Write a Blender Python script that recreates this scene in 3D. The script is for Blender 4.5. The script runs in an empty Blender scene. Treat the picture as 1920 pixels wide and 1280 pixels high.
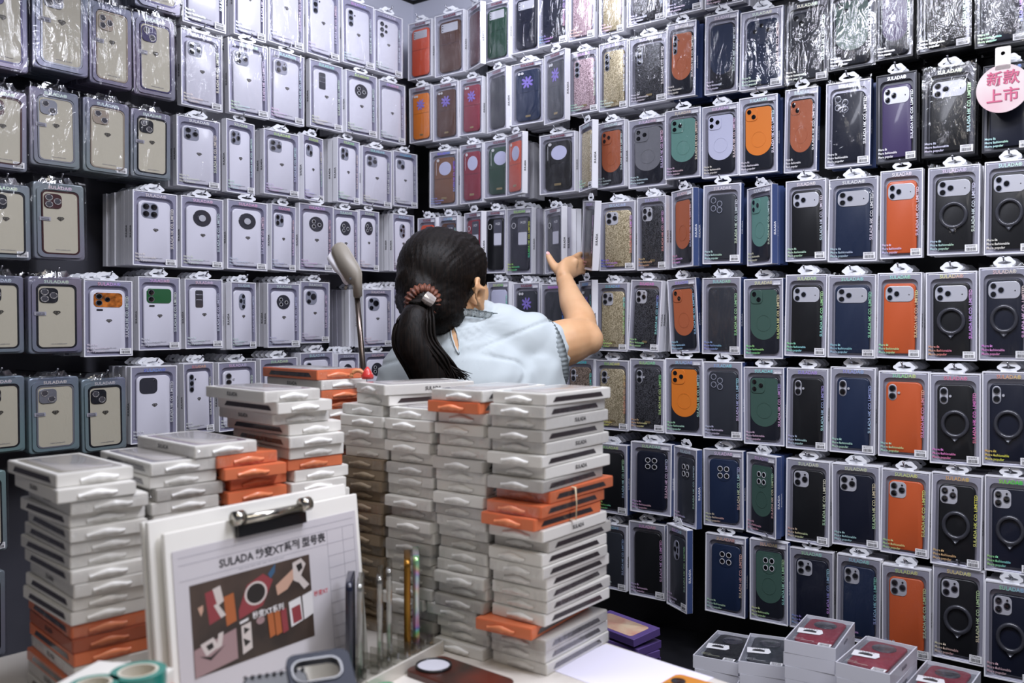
import bpy, bmesh, math, random
from mathutils import Vector, Matrix, noise
SC = bpy.context.scene
COL = SC.collection
rnd = random.Random(7)

# ------------------------------------------------------------------ camera
F = 1700.0                                   # focal length in pixels of the 1920x1280 frame
EYE = Vector((0.0, 0.0, 1.40))
PITCH = math.atan(40.0 / F)
cam_d = bpy.data.cameras.new('camera')
cam = bpy.data.objects.new('camera', cam_d)
COL.objects.link(cam)
cam.location = EYE
cam.rotation_euler = (math.pi / 2 - PITCH, 0, 0)
cam_d.sensor_width = 36.0
cam_d.lens = F / 1920.0 * 36.0
cam_d.clip_start = 0.02
cam_d.dof.use_dof = True
cam_d.dof.focus_distance = 2.22
cam_d.dof.aperture_fstop = 3.6
SC.camera = cam

# ------------------------------------------------------------------ world, lamps, exposure
SC.view_settings.view_transform = 'Standard'
SC.view_settings.look = 'None'
SC.view_settings.gamma = 1.0
SC.view_settings.use_curve_mapping = False
SC.view_settings.exposure = 0.0
W = bpy.data.worlds.new('shop_surroundings')
SC.world = W
W.use_nodes = True
W.node_tree.nodes['Background'].inputs[0].default_value = (0.80, 0.83, 1.0, 1)
W.node_tree.nodes['Background'].inputs[1].default_value = 0.17
SC.cycles.max_bounces = 8
SC.cycles.transparent_max_bounces = 16
SC.cycles.caustics_reflective = False
SC.cycles.caustics_refractive = False
SC.cycles.sample_clamp_indirect = 4.0

def area_lamp(name, loc, size, power, color, target=None, yaw=0.0):
    d = bpy.data.lights.new(name, 'AREA')
    d.shape = 'RECTANGLE'
    d.size, d.size_y = size
    d.energy = power
    d.color = color
    o = bpy.data.objects.new(name, d)
    COL.objects.link(o)
    o.location = loc
    if target is not None:
        o.rotation_euler = (Vector(target) - Vector(loc)).to_track_quat('-Z', 'Y').to_euler()
    else:
        o.rotation_euler = (0, 0, yaw)
    return o

COOL = (0.86, 0.88, 1.0)
WARM = (1.0, 0.93, 0.83)
area_lamp('ceiling_lamp_corner', (-0.10, 2.28, 2.46), (0.9, 0.12), 8, COOL, target=(-0.34, 3.25, 1.95))
area_lamp('ceiling_lamp_aisle', (0.00, 1.45, 2.40), (1.2, 0.16), 21, COOL, yaw=0.25)
area_lamp('ceiling_lamp_bright_wall', (0.85, 0.95, 2.36), (1.2, 0.16), 25, COOL, yaw=-0.65)
area_lamp('ceiling_lamp_counter', (-0.05, 0.30, 2.40), (1.2, 0.3), 9, WARM, yaw=0.0)

# ------------------------------------------------------------------ geometry of the place
def ray(px, py):
    f = Vector((0, math.cos(PITCH), -math.sin(PITCH)))
    u = Vector((0, math.sin(PITCH), math.cos(PITCH)))
    return f + Vector((1, 0, 0)) * ((px - 960) / F) + u * ((640 - py) / F)
def U(px, py, z):
    "the point seen at frame position (px, py), z metres in front of the camera"
    return EYE + ray(px, py) * z
def depth(p):
    v = p - EYE
    return v.y * math.cos(PITCH) - v.z * math.sin(PITCH)
def pix_x(p):
    return 960 + F * p.x / depth(p)

CORNER = Vector((-0.318, 3.0, 0))            # where the two planes of hanging fronts would meet
A = math.radians(52.3)
DIR_R = Vector((math.sin(A), -math.cos(A), 0))     # along the coloured wall, away from the corner
DIR_L = Vector((-math.cos(A), -math.sin(A), 0))    # along the clear-case wall, away from the corner
N_R = Vector((-math.cos(A), -math.sin(A), 0))
N_L = Vector((math.sin(A), -math.cos(A), 0))
BACK = 0.21                                   # wall surface behind the hanging fronts
WALL_CORNER = CORNER - N_R * BACK - N_L * BACK

# ------------------------------------------------------------------ helpers
def srgb(h):
    h = h.lstrip('#')
    c = [int(h[i:i + 2], 16) / 255 for i in (0, 2, 4)]
    return tuple(x / 12.92 if x <= 0.04045 else ((x + 0.055) / 1.055) ** 2.4 for x in c) + (1,)

def link(o, parent=None):
    COL.objects.link(o)
    if parent is not None:
        o.parent = parent
    return o

def put(name, me, mats=None, parent=None, loc=(0, 0, 0), rot=(0, 0, 0), scale=(1, 1, 1)):
    "one object on (possibly shared) mesh data, materials on the object"
    o = bpy.data.objects.new(name, me)
    link(o, parent)
    o.location, o.rotation_euler, o.scale = loc, rot, scale
    if mats is not None:
        if not isinstance(mats, (list, tuple)):
            mats = [mats]
        for i, m in enumerate(mats):
            if len(me.materials) <= i:
                me.materials.append(None)
            o.material_slots[i].link = 'OBJECT'
            o.material_slots[i].material = m
    return o

def tag(o, label, cat, group=None, kind=None):
    if label: o['label'] = label
    if cat: o['category'] = cat
    if group: o['group'] = group
    if kind: o['kind'] = kind
    return o

def empty(name, loc=(0, 0, 0), rot=(0, 0, 0), scale=(1, 1, 1)):
    o = bpy.data.objects.new(name, None)
    o.empty_display_size = 0.02
    link(o)
    o.location, o.rotation_euler, o.scale = loc, rot, scale
    return o

def done(bm, name, smooth=False):
    me = bpy.data.meshes.new(name)
    bm.normal_update()
    if smooth:
        for f in bm.faces: f.smooth = True
    bm.to_mesh(me)
    bm.free()
    return me

def add_box(bm, lo, hi, mi=0):
    v = [bm.verts.new((x, y, z)) for x in (lo[0], hi[0]) for y in (lo[1], hi[1]) for z in (lo[2], hi[2])]
    for q in ((0, 1, 3, 2), (4, 6, 7, 5), (0, 4, 5, 1), (2, 3, 7, 6), (0, 2, 6, 4), (1, 5, 7, 3)):
        bm.faces.new([v[i] for i in q]).material_index = mi
    return v

def rr(w, h, r, n=5):
    "rounded rectangle outline in x, z"
    r = min(r, w / 2 - 1e-5, h / 2 - 1e-5)
    pts = []
    for cx, cz, a0 in ((w / 2 - r, h / 2 - r, 0), (-w / 2 + r, h / 2 - r, 90), (-w / 2 + r, -h / 2 + r, 180), (w / 2 - r, -h / 2 + r, 270)):
        for i in range(n + 1):
            a = math.radians(a0 + 90 * i / n)
            pts.append((cx + r * math.cos(a), cz + r * math.sin(a)))
    return pts
def circ(r, n=24):
    return [(r * math.cos(2 * math.pi * i / n), r * math.sin(2 * math.pi * i / n)) for i in range(n)]
def inset(pts, d):
    cx = sum(p[0] for p in pts) / len(pts); cz = sum(p[1] for p in pts) / len(pts)
    w = max(p[0] for p in pts) - min(p[0] for p in pts); h = max(p[1] for p in pts) - min(p[1] for p in pts)
    return [(cx + (x - cx) * (1 - 2 * d / w), cz + (z - cz) * (1 - 2 * d / h)) for x, z in pts]
def loop(bm, pts, y, off=(0, 0)):
    return [bm.verts.new((x + off[0], y, z + off[1])) for x, z in pts]
def bridge(bm, a, b, mi=0, closed=True):
    n = len(a)
    for i in range(n if closed else n - 1):
        j = (i + 1) % n
        bm.faces.new((a[i], a[j], b[j], b[i])).material_index = mi
def slab(bm, pts, yb, yf, bev=0.0, off=(0, 0), mi=0, back=True):
    "outline extruded from yb to the front yf (front faces -y), front edge bevelled"
    if back:
        b = loop(bm, pts, yb, off)
        bm.faces.new(b).material_index = mi
    else:
        b = loop(bm, pts, yb, off)
    if bev:
        m = loop(bm, pts, yf + bev, off); bridge(bm, b, m, mi)
        m2 = loop(bm, inset(pts, bev * 0.3), yf + bev * 0.3, off); bridge(bm, m, m2, mi)
        f = loop(bm, inset(pts, bev), yf, off); bridge(bm, m2, f, mi)
    else:
        f = loop(bm, pts, yf, off); bridge(bm, b, f, mi)
    bm.faces.new(f[::-1]).material_index = mi
    bmesh.ops.recalc_face_normals(bm, faces=bm.faces)
def ring(bm, po, pi, yb, yf, off=(0, 0), mi=0):
    bo, bi, fo, fi = loop(bm, po, yb, off), loop(bm, pi, yb, off), loop(bm, po, yf, off), loop(bm, pi, yf, off)
    bridge(bm, bo, fo, mi); bridge(bm, fo, fi, mi); bridge(bm, fi, bi, mi); bridge(bm, bi, bo, mi)
    bmesh.ops.recalc_face_normals(bm, faces=bm.faces)
def tube(bm, pts, rad, n=10, caps=True, mi=0, lat=None):
    "swept tube; rad is r or (r across, r along lat-normal) per point"
    rings = []
    pts = [Vector(p) for p in pts]
    for i, p in enumerate(pts):
        t = (pts[min(i + 1, len(pts) - 1)] - pts[max(i - 1, 0)])
        t = t.normalized() if t.length > 1e-9 else Vector((0, 0, 1))
        a = Vector(lat) if lat is not None else (Vector((0, 0, 1)) if abs(t.z) < 0.85 else Vector((1, 0, 0)))
        s = (a - t * a.dot(t)).normalized()
        c = t.cross(s)
        r = rad[i] if isinstance(rad, (list, tuple)) else rad
        ra, rb = r if isinstance(r, (list, tuple)) else (r, r)
        rings.append([bm.verts.new(p + s * (ra * math.cos(2 * math.pi * k / n)) + c * (rb * math.sin(2 * math.pi * k / n))) for k in range(n)])
    for a, b in zip(rings, rings[1:]):
        bridge(bm, a, b, mi)
    if caps:
        bm.faces.new(rings[0][::-1]).material_index = mi
        bm.faces.new(rings[-1]).material_index = mi
    return rings
def torus(bm, R, r, nu=28, nv=8, c=(0, 0, 0), rib=0.0, nr=0):
    "torus around y"
    rs = []
    for i in range(nu):
        a = 2 * math.pi * i / nu
        rr_ = r * (1 + rib * math.sin(nr * a))
        rs.append([bm.verts.new((c[0] + (R + rr_ * math.cos(2 * math.pi * k / nv)) * math.cos(a), c[1] + rr_ * math.sin(2 * math.pi * k / nv),
                                 c[2] + (R + rr_ * math.cos(2 * math.pi * k / nv)) * math.sin(a))) for k in range(nv)])
    for i in range(nu):
        bridge(bm, rs[i], rs[(i + 1) % nu])
    bmesh.ops.recalc_face_normals(bm, faces=bm.faces)

_mesh = {}
def cached(key, fn):
    if key not in _mesh:
        _mesh[key] = fn()
    return _mesh[key]

def text_mesh(s, size, align='CENTER', bold=0.0, space=1.0):
    "flat lettering standing in x-z, reading from -y"
    def make():
        cu = bpy.data.curves.new('lettering', 'FONT')
        cu.body = s; cu.size = size; cu.align_x = align; cu.align_y = 'CENTER'
        cu.resolution_u = 2; cu.offset = bold; cu.space_character = space; cu.space_line = 1.15
        o = bpy.data.objects.new('lettering', cu)
        COL.objects.link(o)
        bpy.context.view_layer.update()
        me = bpy.data.meshes.new_from_object(o.evaluated_get(bpy.context.evaluated_depsgraph_get()))
        bpy.data.objects.remove(o)
        bpy.data.curves.remove(cu)
        me.materials.clear()
        for v in me.vertices:
            v.co = Vector((v.co.x, 0, v.co.y))
        return me
    return cached(('text', s, size, align, bold, space), make)

# ------------------------------------------------------------------ materials
_mat = {}
def mat(name, color, rough=0.5, metal=0.0, spec=0.5, coat=0.0, bump=None, alpha=1.0, trans=0.0, sheen=0.0, sss=0.0):
    if name in _mat: return _mat[name]
    m = bpy.data.materials.new(name)
    m.use_nodes = True
    b = m.node_tree.nodes['Principled BSDF']
    b.inputs['Base Color'].default_value = srgb(color) if isinstance(color, str) else color
    b.inputs['Roughness'].default_value = rough
    b.inputs['Metallic'].default_value = metal
    b.inputs['Specular IOR Level'].default_value = spec
    b.inputs['Coat Weight'].default_value = coat
    b.inputs['Coat Roughness'].default_value = 0.08
    b.inputs['Alpha'].default_value = alpha
    b.inputs['Transmission Weight'].default_value = trans
    b.inputs['Sheen Weight'].default_value = sheen
    b.inputs['Subsurface Weight'].default_value = sss
    if bump:
        scale, strength, dist = bump
        nt = m.node_tree
        tc = nt.nodes.new('ShaderNodeTexCoord'); nz = nt.nodes.new('ShaderNodeTexNoise'); bp = nt.nodes.new('ShaderNodeBump')
        nz.inputs['Scale'].default_value = scale; nz.inputs['Detail'].default_value = 3
        bp.inputs['Strength'].default_value = strength; bp.inputs['Distance'].default_value = dist
        nt.links.new(tc.outputs['Object'], nz.inputs['Vector'])
        nt.links.new(nz.outputs['Fac'], bp.inputs['Height'])
        nt.links.new(bp.outputs['Normal'], b.inputs['Normal'])
    _mat[name] = m
    return m

def vary(m, scale, c0, c1, lo=0.35, hi=0.65, coords='Object', detail=3):
    "two-tone noise colour for a surface"
    nt = m.node_tree; b = nt.nodes['Principled BSDF']
    tc = nt.nodes.new('ShaderNodeTexCoord'); nz = nt.nodes.new('ShaderNodeTexNoise'); cr = nt.nodes.new('ShaderNodeValToRGB')
    nz.inputs['Scale'].default_value = scale; nz.inputs['Detail'].default_value = detail
    cr.color_ramp.elements[0].position = lo; cr.color_ramp.elements[1].position = hi
    cr.color_ramp.elements[0].color = srgb(c0); cr.color_ramp.elements[1].color = srgb(c1)
    nt.links.new(tc.outputs[coords], nz.inputs['Vector']); nt.links.new(nz.outputs['Fac'], cr.inputs['Fac']); nt.links.new(cr.outputs['Color'], b.inputs['Base Color'])
    return m

def glitter(name, c0, c1):
    m = mat(name, c0, rough=0.35, metal=0.35)
    nt = m.node_tree; b = nt.nodes['Principled BSDF']
    tc = nt.nodes.new('ShaderNodeTexCoord'); vo = nt.nodes.new('ShaderNodeTexVoronoi'); cr = nt.nodes.new('ShaderNodeValToRGB')
    vo.inputs['Scale'].default_value = 620
    cr.color_ramp.elements[0].position = 0.25; cr.color_ramp.elements[1].position = 0.9
    cr.color_ramp.elements[0].color = srgb(c0); cr.color_ramp.elements[1].color = srgb(c1)
    nt.links.new(tc.outputs['Object'], vo.inputs['Vector'])
    sp = nt.nodes.new('ShaderNodeSeparateColor')
    nt.links.new(vo.outputs['Color'], sp.inputs['Color']); nt.links.new(sp.outputs['Red'], cr.inputs['Fac']); nt.links.new(cr.outputs['Color'], b.inputs['Base Color'])
    return m

def foil(name, scale, sat, val, rough=0.35, metal=0.4, base=0.0):
    "rainbow foil: the hue drifts over the print"
    m = mat(name, '#ffffff', rough=rough, metal=metal)
    nt = m.node_tree; b = nt.nodes['Principled BSDF']
    ge = nt.nodes.new('ShaderNodeNewGeometry'); nz = nt.nodes.new('ShaderNodeTexNoise'); n2 = nt.nodes.new('ShaderNodeTexNoise')
    nz.inputs['Scale'].default_value = scale; n2.inputs['Scale'].default_value = scale * 0.63; nz.inputs['Detail'].default_value = 1
    mm = nt.nodes.new('ShaderNodeMath'); mm.operation = 'MULTIPLY'; mm.inputs[1].default_value = 3.0
    ms = nt.nodes.new('ShaderNodeMapRange'); ms.inputs[1].default_value = 0.35; ms.inputs[2].default_value = 0.7
    ms.inputs[3].default_value = 0.0; ms.inputs[4].default_value = sat
    fr = nt.nodes.new('ShaderNodeMath'); fr.operation = 'FRACT'
    hs = nt.nodes.new('ShaderNodeCombineColor'); hs.mode = 'HSV'; hs.inputs[2].default_value = val
    nt.links.new(ge.outputs['Position'], nz.inputs['Vector']); nt.links.new(ge.outputs['Position'], n2.inputs['Vector'])
    nt.links.new(nz.outputs['Fac'], mm.inputs[0]); nt.links.new(mm.outputs[0], fr.inputs[0]); nt.links.new(fr.outputs[0], hs.inputs[0])
    nt.links.new(n2.outputs['Fac'], ms.inputs[0]); nt.links.new(ms.outputs[0], hs.inputs[1])
    nt.links.new(hs.outputs[0], b.inputs['Base Color'])
    return m

def film_mat(name, gloss, scale, strength, rough=0.10, tint=(1, 1, 1, 1)):
    m = bpy.data.materials.new(name); m.use_nodes = True
    nt = m.node_tree; nt.nodes.clear()
    out = nt.nodes.new('ShaderNodeOutputMaterial'); mix = nt.nodes.new('ShaderNodeMixShader')
    tr = nt.nodes.new('ShaderNodeBsdfTransparent'); gl = nt.nodes.new('ShaderNodeBsdfGlossy')
    tr.inputs[0].default_value = tint
    gl.inputs['Roughness'].default_value = rough
    tc = nt.nodes.new('ShaderNodeTexCoord'); nz = nt.nodes.new('ShaderNodeTexNoise'); bp = nt.nodes.new('ShaderNodeBump')
    mp = nt.nodes.new('ShaderNodeMapping'); mp.inputs['Rotation'].default_value = (0.4, 0.7, 0.2); mp.inputs['Scale'].default_value = (1.0, 1.0, 0.35)
    oi = nt.nodes.new('ShaderNodeObjectInfo'); ad = nt.nodes.new('ShaderNodeVectorMath'); ad.operation = 'ADD'
    nt.links.new(tc.outputs['Object'], mp.inputs['Vector']); nt.links.new(mp.outputs[0], ad.inputs[0]); nt.links.new(oi.outputs['Location'], ad.inputs[1])
    nz.inputs['Scale'].default_value = scale; nz.inputs['Detail'].default_value = 4; nz.inputs['Distortion'].default_value = 1.2
    bp.inputs['Strength'].default_value = strength; bp.inputs['Distance'].default_value = 0.006
    lw = nt.nodes.new('ShaderNodeLayerWeight'); lw.inputs['Blend'].default_value = 0.12
    mr = nt.nodes.new('ShaderNodeMapRange'); mr.inputs[3].default_value = gloss; mr.inputs[4].default_value = 0.6
    nt.links.new(ad.outputs[0], nz.inputs['Vector']); nt.links.new(nz.outputs['Fac'], bp.inputs['Height'])
    nt.links.new(bp.outputs[0], gl.inputs['Normal'])
    nt.links.new(lw.outputs['Facing'], mr.inputs[0])
    nt.links.new(mr.outputs[0], mix.inputs[0]); nt.links.new(tr.outputs[0], mix.inputs[1]); nt.links.new(gl.outputs[0], mix.inputs[2])
    nt.links.new(mix.outputs[0], out.inputs[0])
    _mat[name] = m
    return m

M_WHITE = mat('white_card', '#e9e9ee', rough=0.45, coat=0.15)
M_GREYCARD = mat('grey_card', '#a9a8b4', rough=0.45, coat=0.2)
M_NAVYCARD = mat('navy_card', '#3c4c78', rough=0.4, coat=0.3)
M_BLACKCARD = mat('black_card', '#26272c', rough=0.35, coat=0.3)
M_LINER_L = mat('lilac_liner', '#9c9bb0', rough=0.32, metal=0.25, coat=0.3, bump=(60, 0.2, 0.002))
M_LINER_R = mat('silver_liner', '#a6a6b4', rough=0.3, metal=0.3, coat=0.3, bump=(60, 0.2, 0.002))
M_LINER_K = mat('smoke_liner', '#55565e', rough=0.3, metal=0.2, coat=0.4)
M_FOIL = foil('rainbow_foil_print', 2.6, 0.9, 0.95)
M_PALEFOIL = foil('pale_foil_print', 2.0, 0.35, 0.9)
M_GREYPRINT = mat('grey_print', '#75747f', rough=0.5)
M_DARKPRINT = mat('dark_print', '#2b2b30', rough=0.5)
M_TAB = mat('white_plastic_tab', '#eef0f4', rough=0.35, coat=0.2)
M_STICKER = mat('white_sticker', '#f2f2f4', rough=0.6)
M_BAR = mat('barcode_ink', '#222226', rough=0.6)
M_STEEL = mat('hook_steel', '#b9bac0', rough=0.25, metal=1.0)
M_LENS = mat('lens_glass', '#0d0e12', rough=0.12, coat=0.6)
M_RIM = mat('lens_rim', '#9b9ca6', rough=0.25, metal=0.8)
M_DARKRIM = mat('dark_lens_rim', '#2a2b33', rough=0.3, metal=0.5)
M_SILVER = mat('silver_plate', '#c9cad2', rough=0.3, metal=0.35)
M_GEM = mat('diamond_print', '#4a4742', rough=0.35, metal=0.3)
M_FILM = film_mat('cellophane', 0.03, 26, 1.0)
M_FILM2 = film_mat('crinkled_cellophane', 0.05, 34, 1.0)
M_HOOD = film_mat('clear_hood_plastic', 0.22, 30, 0.6, tint=(0.88, 0.9, 0.93, 1))
M_RING = mat('ring_stand_smoke', '#3c3d44', rough=0.3, metal=0.2, coat=0.4)

CASES = {
 'white': ('#dcdbe3', 0.3), 'clear': ('#d2d1dc', 0.25), 'black': ('#151619', 0.4), 'navy': ('#1b2740', 0.42), 'ink': ('#141827', 0.4),
 'orange': ('#ba542c', 0.42), 'tangerine': ('#d0752a', 0.4), 'rust': ('#a0583a', 0.42), 'green': ('#3d564e', 0.42), 'teal': ('#5d857d', 0.4),
 'forest': ('#1f3d2f', 0.45), 'grey': ('#6a6b71', 0.4), 'lilac': ('#b4b6cc', 0.35), 'purple': ('#42375c', 0.4), 'brown': ('#4e3327', 0.45),
 'tan': ('#74503c', 0.45), 'red': ('#7f2b3a', 0.45), 'scarlet': ('#c24f34', 0.42), 'slate': ('#2e3138', 0.38), 'pink': ('#c79a9c', 0.4),
 'darkred': ('#4b1c20', 0.4), 'smoke': ('#20222a', 0.3),
}
def case_mat(c):
    k = 'case_' + c
    if k in _mat: return _mat[k]
    if c in ('gold', 'rose', 'glitter_black', 'bronze'):
        return glitter(k, *{'gold': ('#85785a', '#ddd0b0'), 'rose': ('#7a6068', '#e6cdd4'), 'glitter_black': ('#141416', '#5b5c62'), 'bronze': ('#4d3f35', '#a08f80')}[c])
    h, r = CASES[c]
    return mat(k, h, rough=r, coat=0.15, spec=0.35, bump=(900, 0.08, 0.0006))
# ------------------------------------------------------------------ room shell
def wall_mesh(length, thick, h):
    bm = bmesh.new()
    add_box(bm, (0, 0, 0), (length, thick, h))
    return done(bm, 'wall')
CEIL = 2.54
def structure(name, me, m, loc=(0, 0, 0), rot=(0, 0, 0)):
    return tag(put(name, me, m, None, loc, rot), None, None, None, 'structure')

M_WALL_R = vary(mat('black_slat_board', '#1d1d21', rough=0.5), 4, '#17171a', '#232328')
M_WALL_L = vary(mat('grey_slat_board', '#4c4c54', rough=0.4, coat=0.2), 3, '#46464e', '#52525a')
M_PANEL = mat('pale_grey_board', '#c2c4d0', rough=0.5)
M_CEIL = vary(mat('ceiling_board', '#94949e', rough=0.7), 2, '#8c8c96', '#9c9ca6')
M_FLOOR = vary(mat('grey_floor_tile', '#77736c', rough=0.35), 6, '#6e6a64', '#807c75')
M_SEAM = mat('black_seam', '#0c0c0e', rough=0.7)

ANG_R = math.atan2(DIR_R.y, DIR_R.x)
ANG_L = math.atan2(-DIR_L.y, -DIR_L.x)
structure('wall_right', wall_mesh(3.4, 0.06, CEIL), M_WALL_R, WALL_CORNER, (0, 0, ANG_R))
structure('wall_left', wall_mesh(3.4, 0.06, CEIL), M_WALL_L, WALL_CORNER + DIR_L * 3.4, (0, 0, ANG_L))
bm = bmesh.new(); add_box(bm, (-3.6, -2.2, -0.05), (3.6, 4.2, 0.0)); structure('floor', done(bm, 'floor'), M_FLOOR)
bm = bmesh.new(); add_box(bm, (-3.6, -2.2, CEIL), (3.6, 4.2, CEIL + 0.05)); structure('ceiling', done(bm, 'ceiling'), M_CEIL)
# pale board along the top of both walls and black seams on the ceiling
bm = bmesh.new(); add_box(bm, (0.0, -0.012, 2.26), (3.4, 0.0, CEIL - 0.004)); structure('trim_1', done(bm, 'trim'), M_PANEL, WALL_CORNER, (0, 0, ANG_R))
bm = bmesh.new(); add_box(bm, (0.0, -0.012, 2.26), (3.388, 0.0, CEIL - 0.004)); structure('trim_2', done(bm, 'trim'), M_PANEL, WALL_CORNER + DIR_L * 3.4, (0, 0, ANG_L))
bm = bmesh.new()
add_box(bm, (0.0, -0.010, CEIL - 0.010), (3.4, 0.0, CEIL)); structure('trim_3', done(bm, 'trim'), M_SEAM, WALL_CORNER - Vector((0, 0.012, 0)), (0, 0, ANG_R))
bm = bmesh.new()
add_box(bm, (0.0, -0.010, CEIL - 0.010), (3.4, 0.0, CEIL)); structure('trim_4', done(bm, 'trim'), M_SEAM, WALL_CORNER + DIR_L * 3.4 - Vector((0, 0.012, 0)), (0, 0, ANG_L))
bm = bmesh.new()
add_box(bm, (-0.35, -0.35, -0.004), (-0.12, -0.12, 0.0)); structure('trim_5', done(bm, 'trim'), M_SEAM, WALL_CORNER + Vector((0.05, -0.05, CEIL)), (0, 0, math.radians(-135)+ANG_R+math.radians(45)))

# ------------------------------------------------------------------ hanging packages: shared meshes
W0, H0, D0 = 0.105, 0.190, 0.018
def mk_carton():
    bm = bmesh.new()
    po, pi = rr(W0, H0, 0.0012, 2), rr(W0 - 0.0052, H0 - 0.0052, 0.0006, 2)
    b, f = loop(bm, po, D0), loop(bm, po, 0.0)
    fi, bi = loop(bm, pi, 0.0), loop(bm, pi, 0.003)
    bridge(bm, b, f); bridge(bm, f, fi); bridge(bm, fi, bi)
    bm.faces.new(b)
    bmesh.ops.recalc_face_normals(bm, faces=bm.faces)
    return done(bm, 'carton')
def mk_liner():
    bm = bmesh.new()
    po = rr(W0 - 0.0052, H0 - 0.0052, 0.0005, 5)
    pm = rr(W0 - 0.010, H0 - 0.010, 0.003, 5)
    pr, pr2 = rr(0.0865, 0.170, 0.013, 5), rr(0.0835, 0.167, 0.0125, 5)
    off = (0, -0.0045)
    a, b, c, d = loop(bm, po, 0.0022), loop(bm, pm, 0.0012), loop(bm, pr, 0.0016, off), loop(bm, pr2, 0.0105, off)
    bridge(bm, a, b); bridge(bm, b, c); bridge(bm, c, d); bm.faces.new(d[::-1])
    bmesh.ops.recalc_face_normals(bm, faces=bm.faces)
    for f_ in bm.faces:
        if f_.normal.y > 0: f_.normal_flip()
    return done(bm, 'inner_tray')
CW, CH, CO = 0.0755, 0.1555, -0.0065          # phone case size and drop inside the package
def mk_case():
    bm = bmesh.new(); slab(bm, rr(CW, CH, 0.0125, 6), 0.0102, 0.0028, 0.0022)
    return done(bm, 'phone_case', True)
def mk_tab():
    "cloud-shaped euro hang tab with a bumped slot"
    bm = bmesh.new()
    po, pi = [], []
    n = 44
    for i in range(n):
        a = 2 * math.pi * i / n
        ca, sa = math.cos(a), math.sin(a)
        x = 0.0235 * ca
        z = 0.0082 * sa * (1.25 + 0.22 * math.cos(6 * a)) if sa > 0 else 0.0075 * sa
        if sa > 0: z += 0.0028 * max(0, math.cos((a - math.pi / 2) * 1.6)) ** 2
        po.append((x, z))
        zi = 0.0026 * sa + (0.0032 * max(0, 1 - (ca / 0.30) ** 2) if sa > 0 else 0)
        pi.append((0.0140 * ca, zi))
    ring(bm, po, pi, 0.0012, 0.0)
    add_box(bm, (-0.016, 0.0001, -0.013), (0.016, 0.0011, -0.0055))
    return done(bm, 'hang_tab')
def mk_hood():
    "clear tent-shaped hanger with facets"
    bm = bmesh.new()
    v = [bm.verts.new(p) for p in ((-.036, 0, 0), (.036, 0, 0), (.022, -.001, .022), (-.022, -.001, .022), (-.012, -.009, .002), (.012, -.009, .002), (.006, -.006, .018), (-.006, -.006, .018))]
    for q in ((0, 4, 7, 3), (4, 5, 6, 7), (5, 1, 2, 6), (3, 7, 6, 2)): bm.faces.new([v[i] for i in q])
    return done(bm, 'hanger')
def mk_sticker():
    bm = bmesh.new()
    add_box(bm, (-.0125, -.0003, -.0075), (.0125, 0, .0075), 0)
    r = random.Random(3)
    x = -.0095
    while x < .0085:
        w = r.choice((.0004, .0007, .0011)); add_box(bm, (x, -.0005, -.0058), (x + w, -.0003, .0006), 1); x += w + r.choice((.0005, .0008))
    for z in (.0025, .0048):
        x = -.0100
        while x < .0085:
            w = r.uniform(.0008, .0024); add_box(bm, (x, -.0005, z), (x + w, -.0003, z + .0011), 1); x += w + .0007
    return done(bm, 'price_sticker')
def mk_lens(r):
    def fn():
        bm = bmesh.new()
        o_, i_ = circ(r, 20), circ(r * 0.80, 20)
        a, b, c, d = loop(bm, o_, 0.0), loop(bm, o_, -.0010), loop(bm, i_, -.0011), loop(bm, i_, -.0006)
        bridge(bm, a, b, 0); bridge(bm, b, c, 0); bridge(bm, c, d, 0)
        e = loop(bm, circ(r * 0.34, 20), -.0008)
        bridge(bm, d, e, 1); bm.faces.new(e[::-1]).material_index = 1
        bmesh.ops.recalc_face_normals(bm, faces=bm.faces)
        for f_ in bm.faces:
            if abs(f_.normal.y) > .7 and f_.normal.y > 0: f_.normal_flip()
        return done(bm, 'lens')
    return cached(('lens', r), fn)
def mk_slab(w, h, r, t, bev=0.0006):
    def fn():
        bm = bmesh.new(); slab(bm, rr(w, h, r, 5), 0.0, -t, min(bev, t * .6)); return done(bm, 'plate')
    return cached(('slab', w, h, r, t), fn)
def mk_gem():
    bm = bmesh.new()
    for q in (((-1, .25), (-.55, .62), (-.18, .62), (-.42, .25)), ((-.36, .25), (-.12, .62), (.12, .62), (.36, .25)), ((.42, .25), (.18, .62), (.55, .62), (1, .25)),
              ((-1, .17), (-.44, .17), (-.06, -.72)), ((-.36, .17), (.36, .17), (0, -.74)), ((.44, .17), (1, .17), (.06, -.72))):
        bm.faces.new([bm.verts.new((x * .0062, 0, z * .0062)) for x, z in q][::-1])
    return done(bm, 'diamond_logo')
def mk_twotone():
    "shield-shaped panel: rounded top, half-round foot"
    bm = bmesh.new()
    pts = []
    w, top, mid, R = .0355, .0745, -.012, .0355
    for i in range(7):
        a = math.radians(90 * i / 6); pts.append((w - .011 + .011 * math.cos(a), top - .011 + .011 * math.sin(a)))
    for i in range(7):
        a = math.radians(90 + 90 * i / 6); pts.append((-w + .011 + .011 * math.cos(a), top - .011 + .011 * math.sin(a)))
    for i in range(1, 20):
        a = math.radians(180 + 180 * i / 20); pts.append((R * math.cos(a), mid + .032 * math.sin(a)))
    slab(bm, pts, 0.0, -.0007, .0003)
    return done(bm, 'colour_panel')
def mk_flower():
    bm = bmesh.new()
    for k in range(8):
        a = 2 * math.pi * k / 8 + .2
        l = .021 * (0.9 + .1 * (k % 2))
        c, s = math.cos(a), math.sin(a)
        pts = [(.12, -.10), (.6, -.17), (1, -.11), (.90, 0), (1, .11), (.6, .17), (.12, .10)]
        bm.faces.new([bm.verts.new((l * (u * c - v * s), -.0003 - .0001 * k, l * (u * s + v * c))) for u, v in pts][::-1])
    return done(bm, 'printed_flower')
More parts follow.
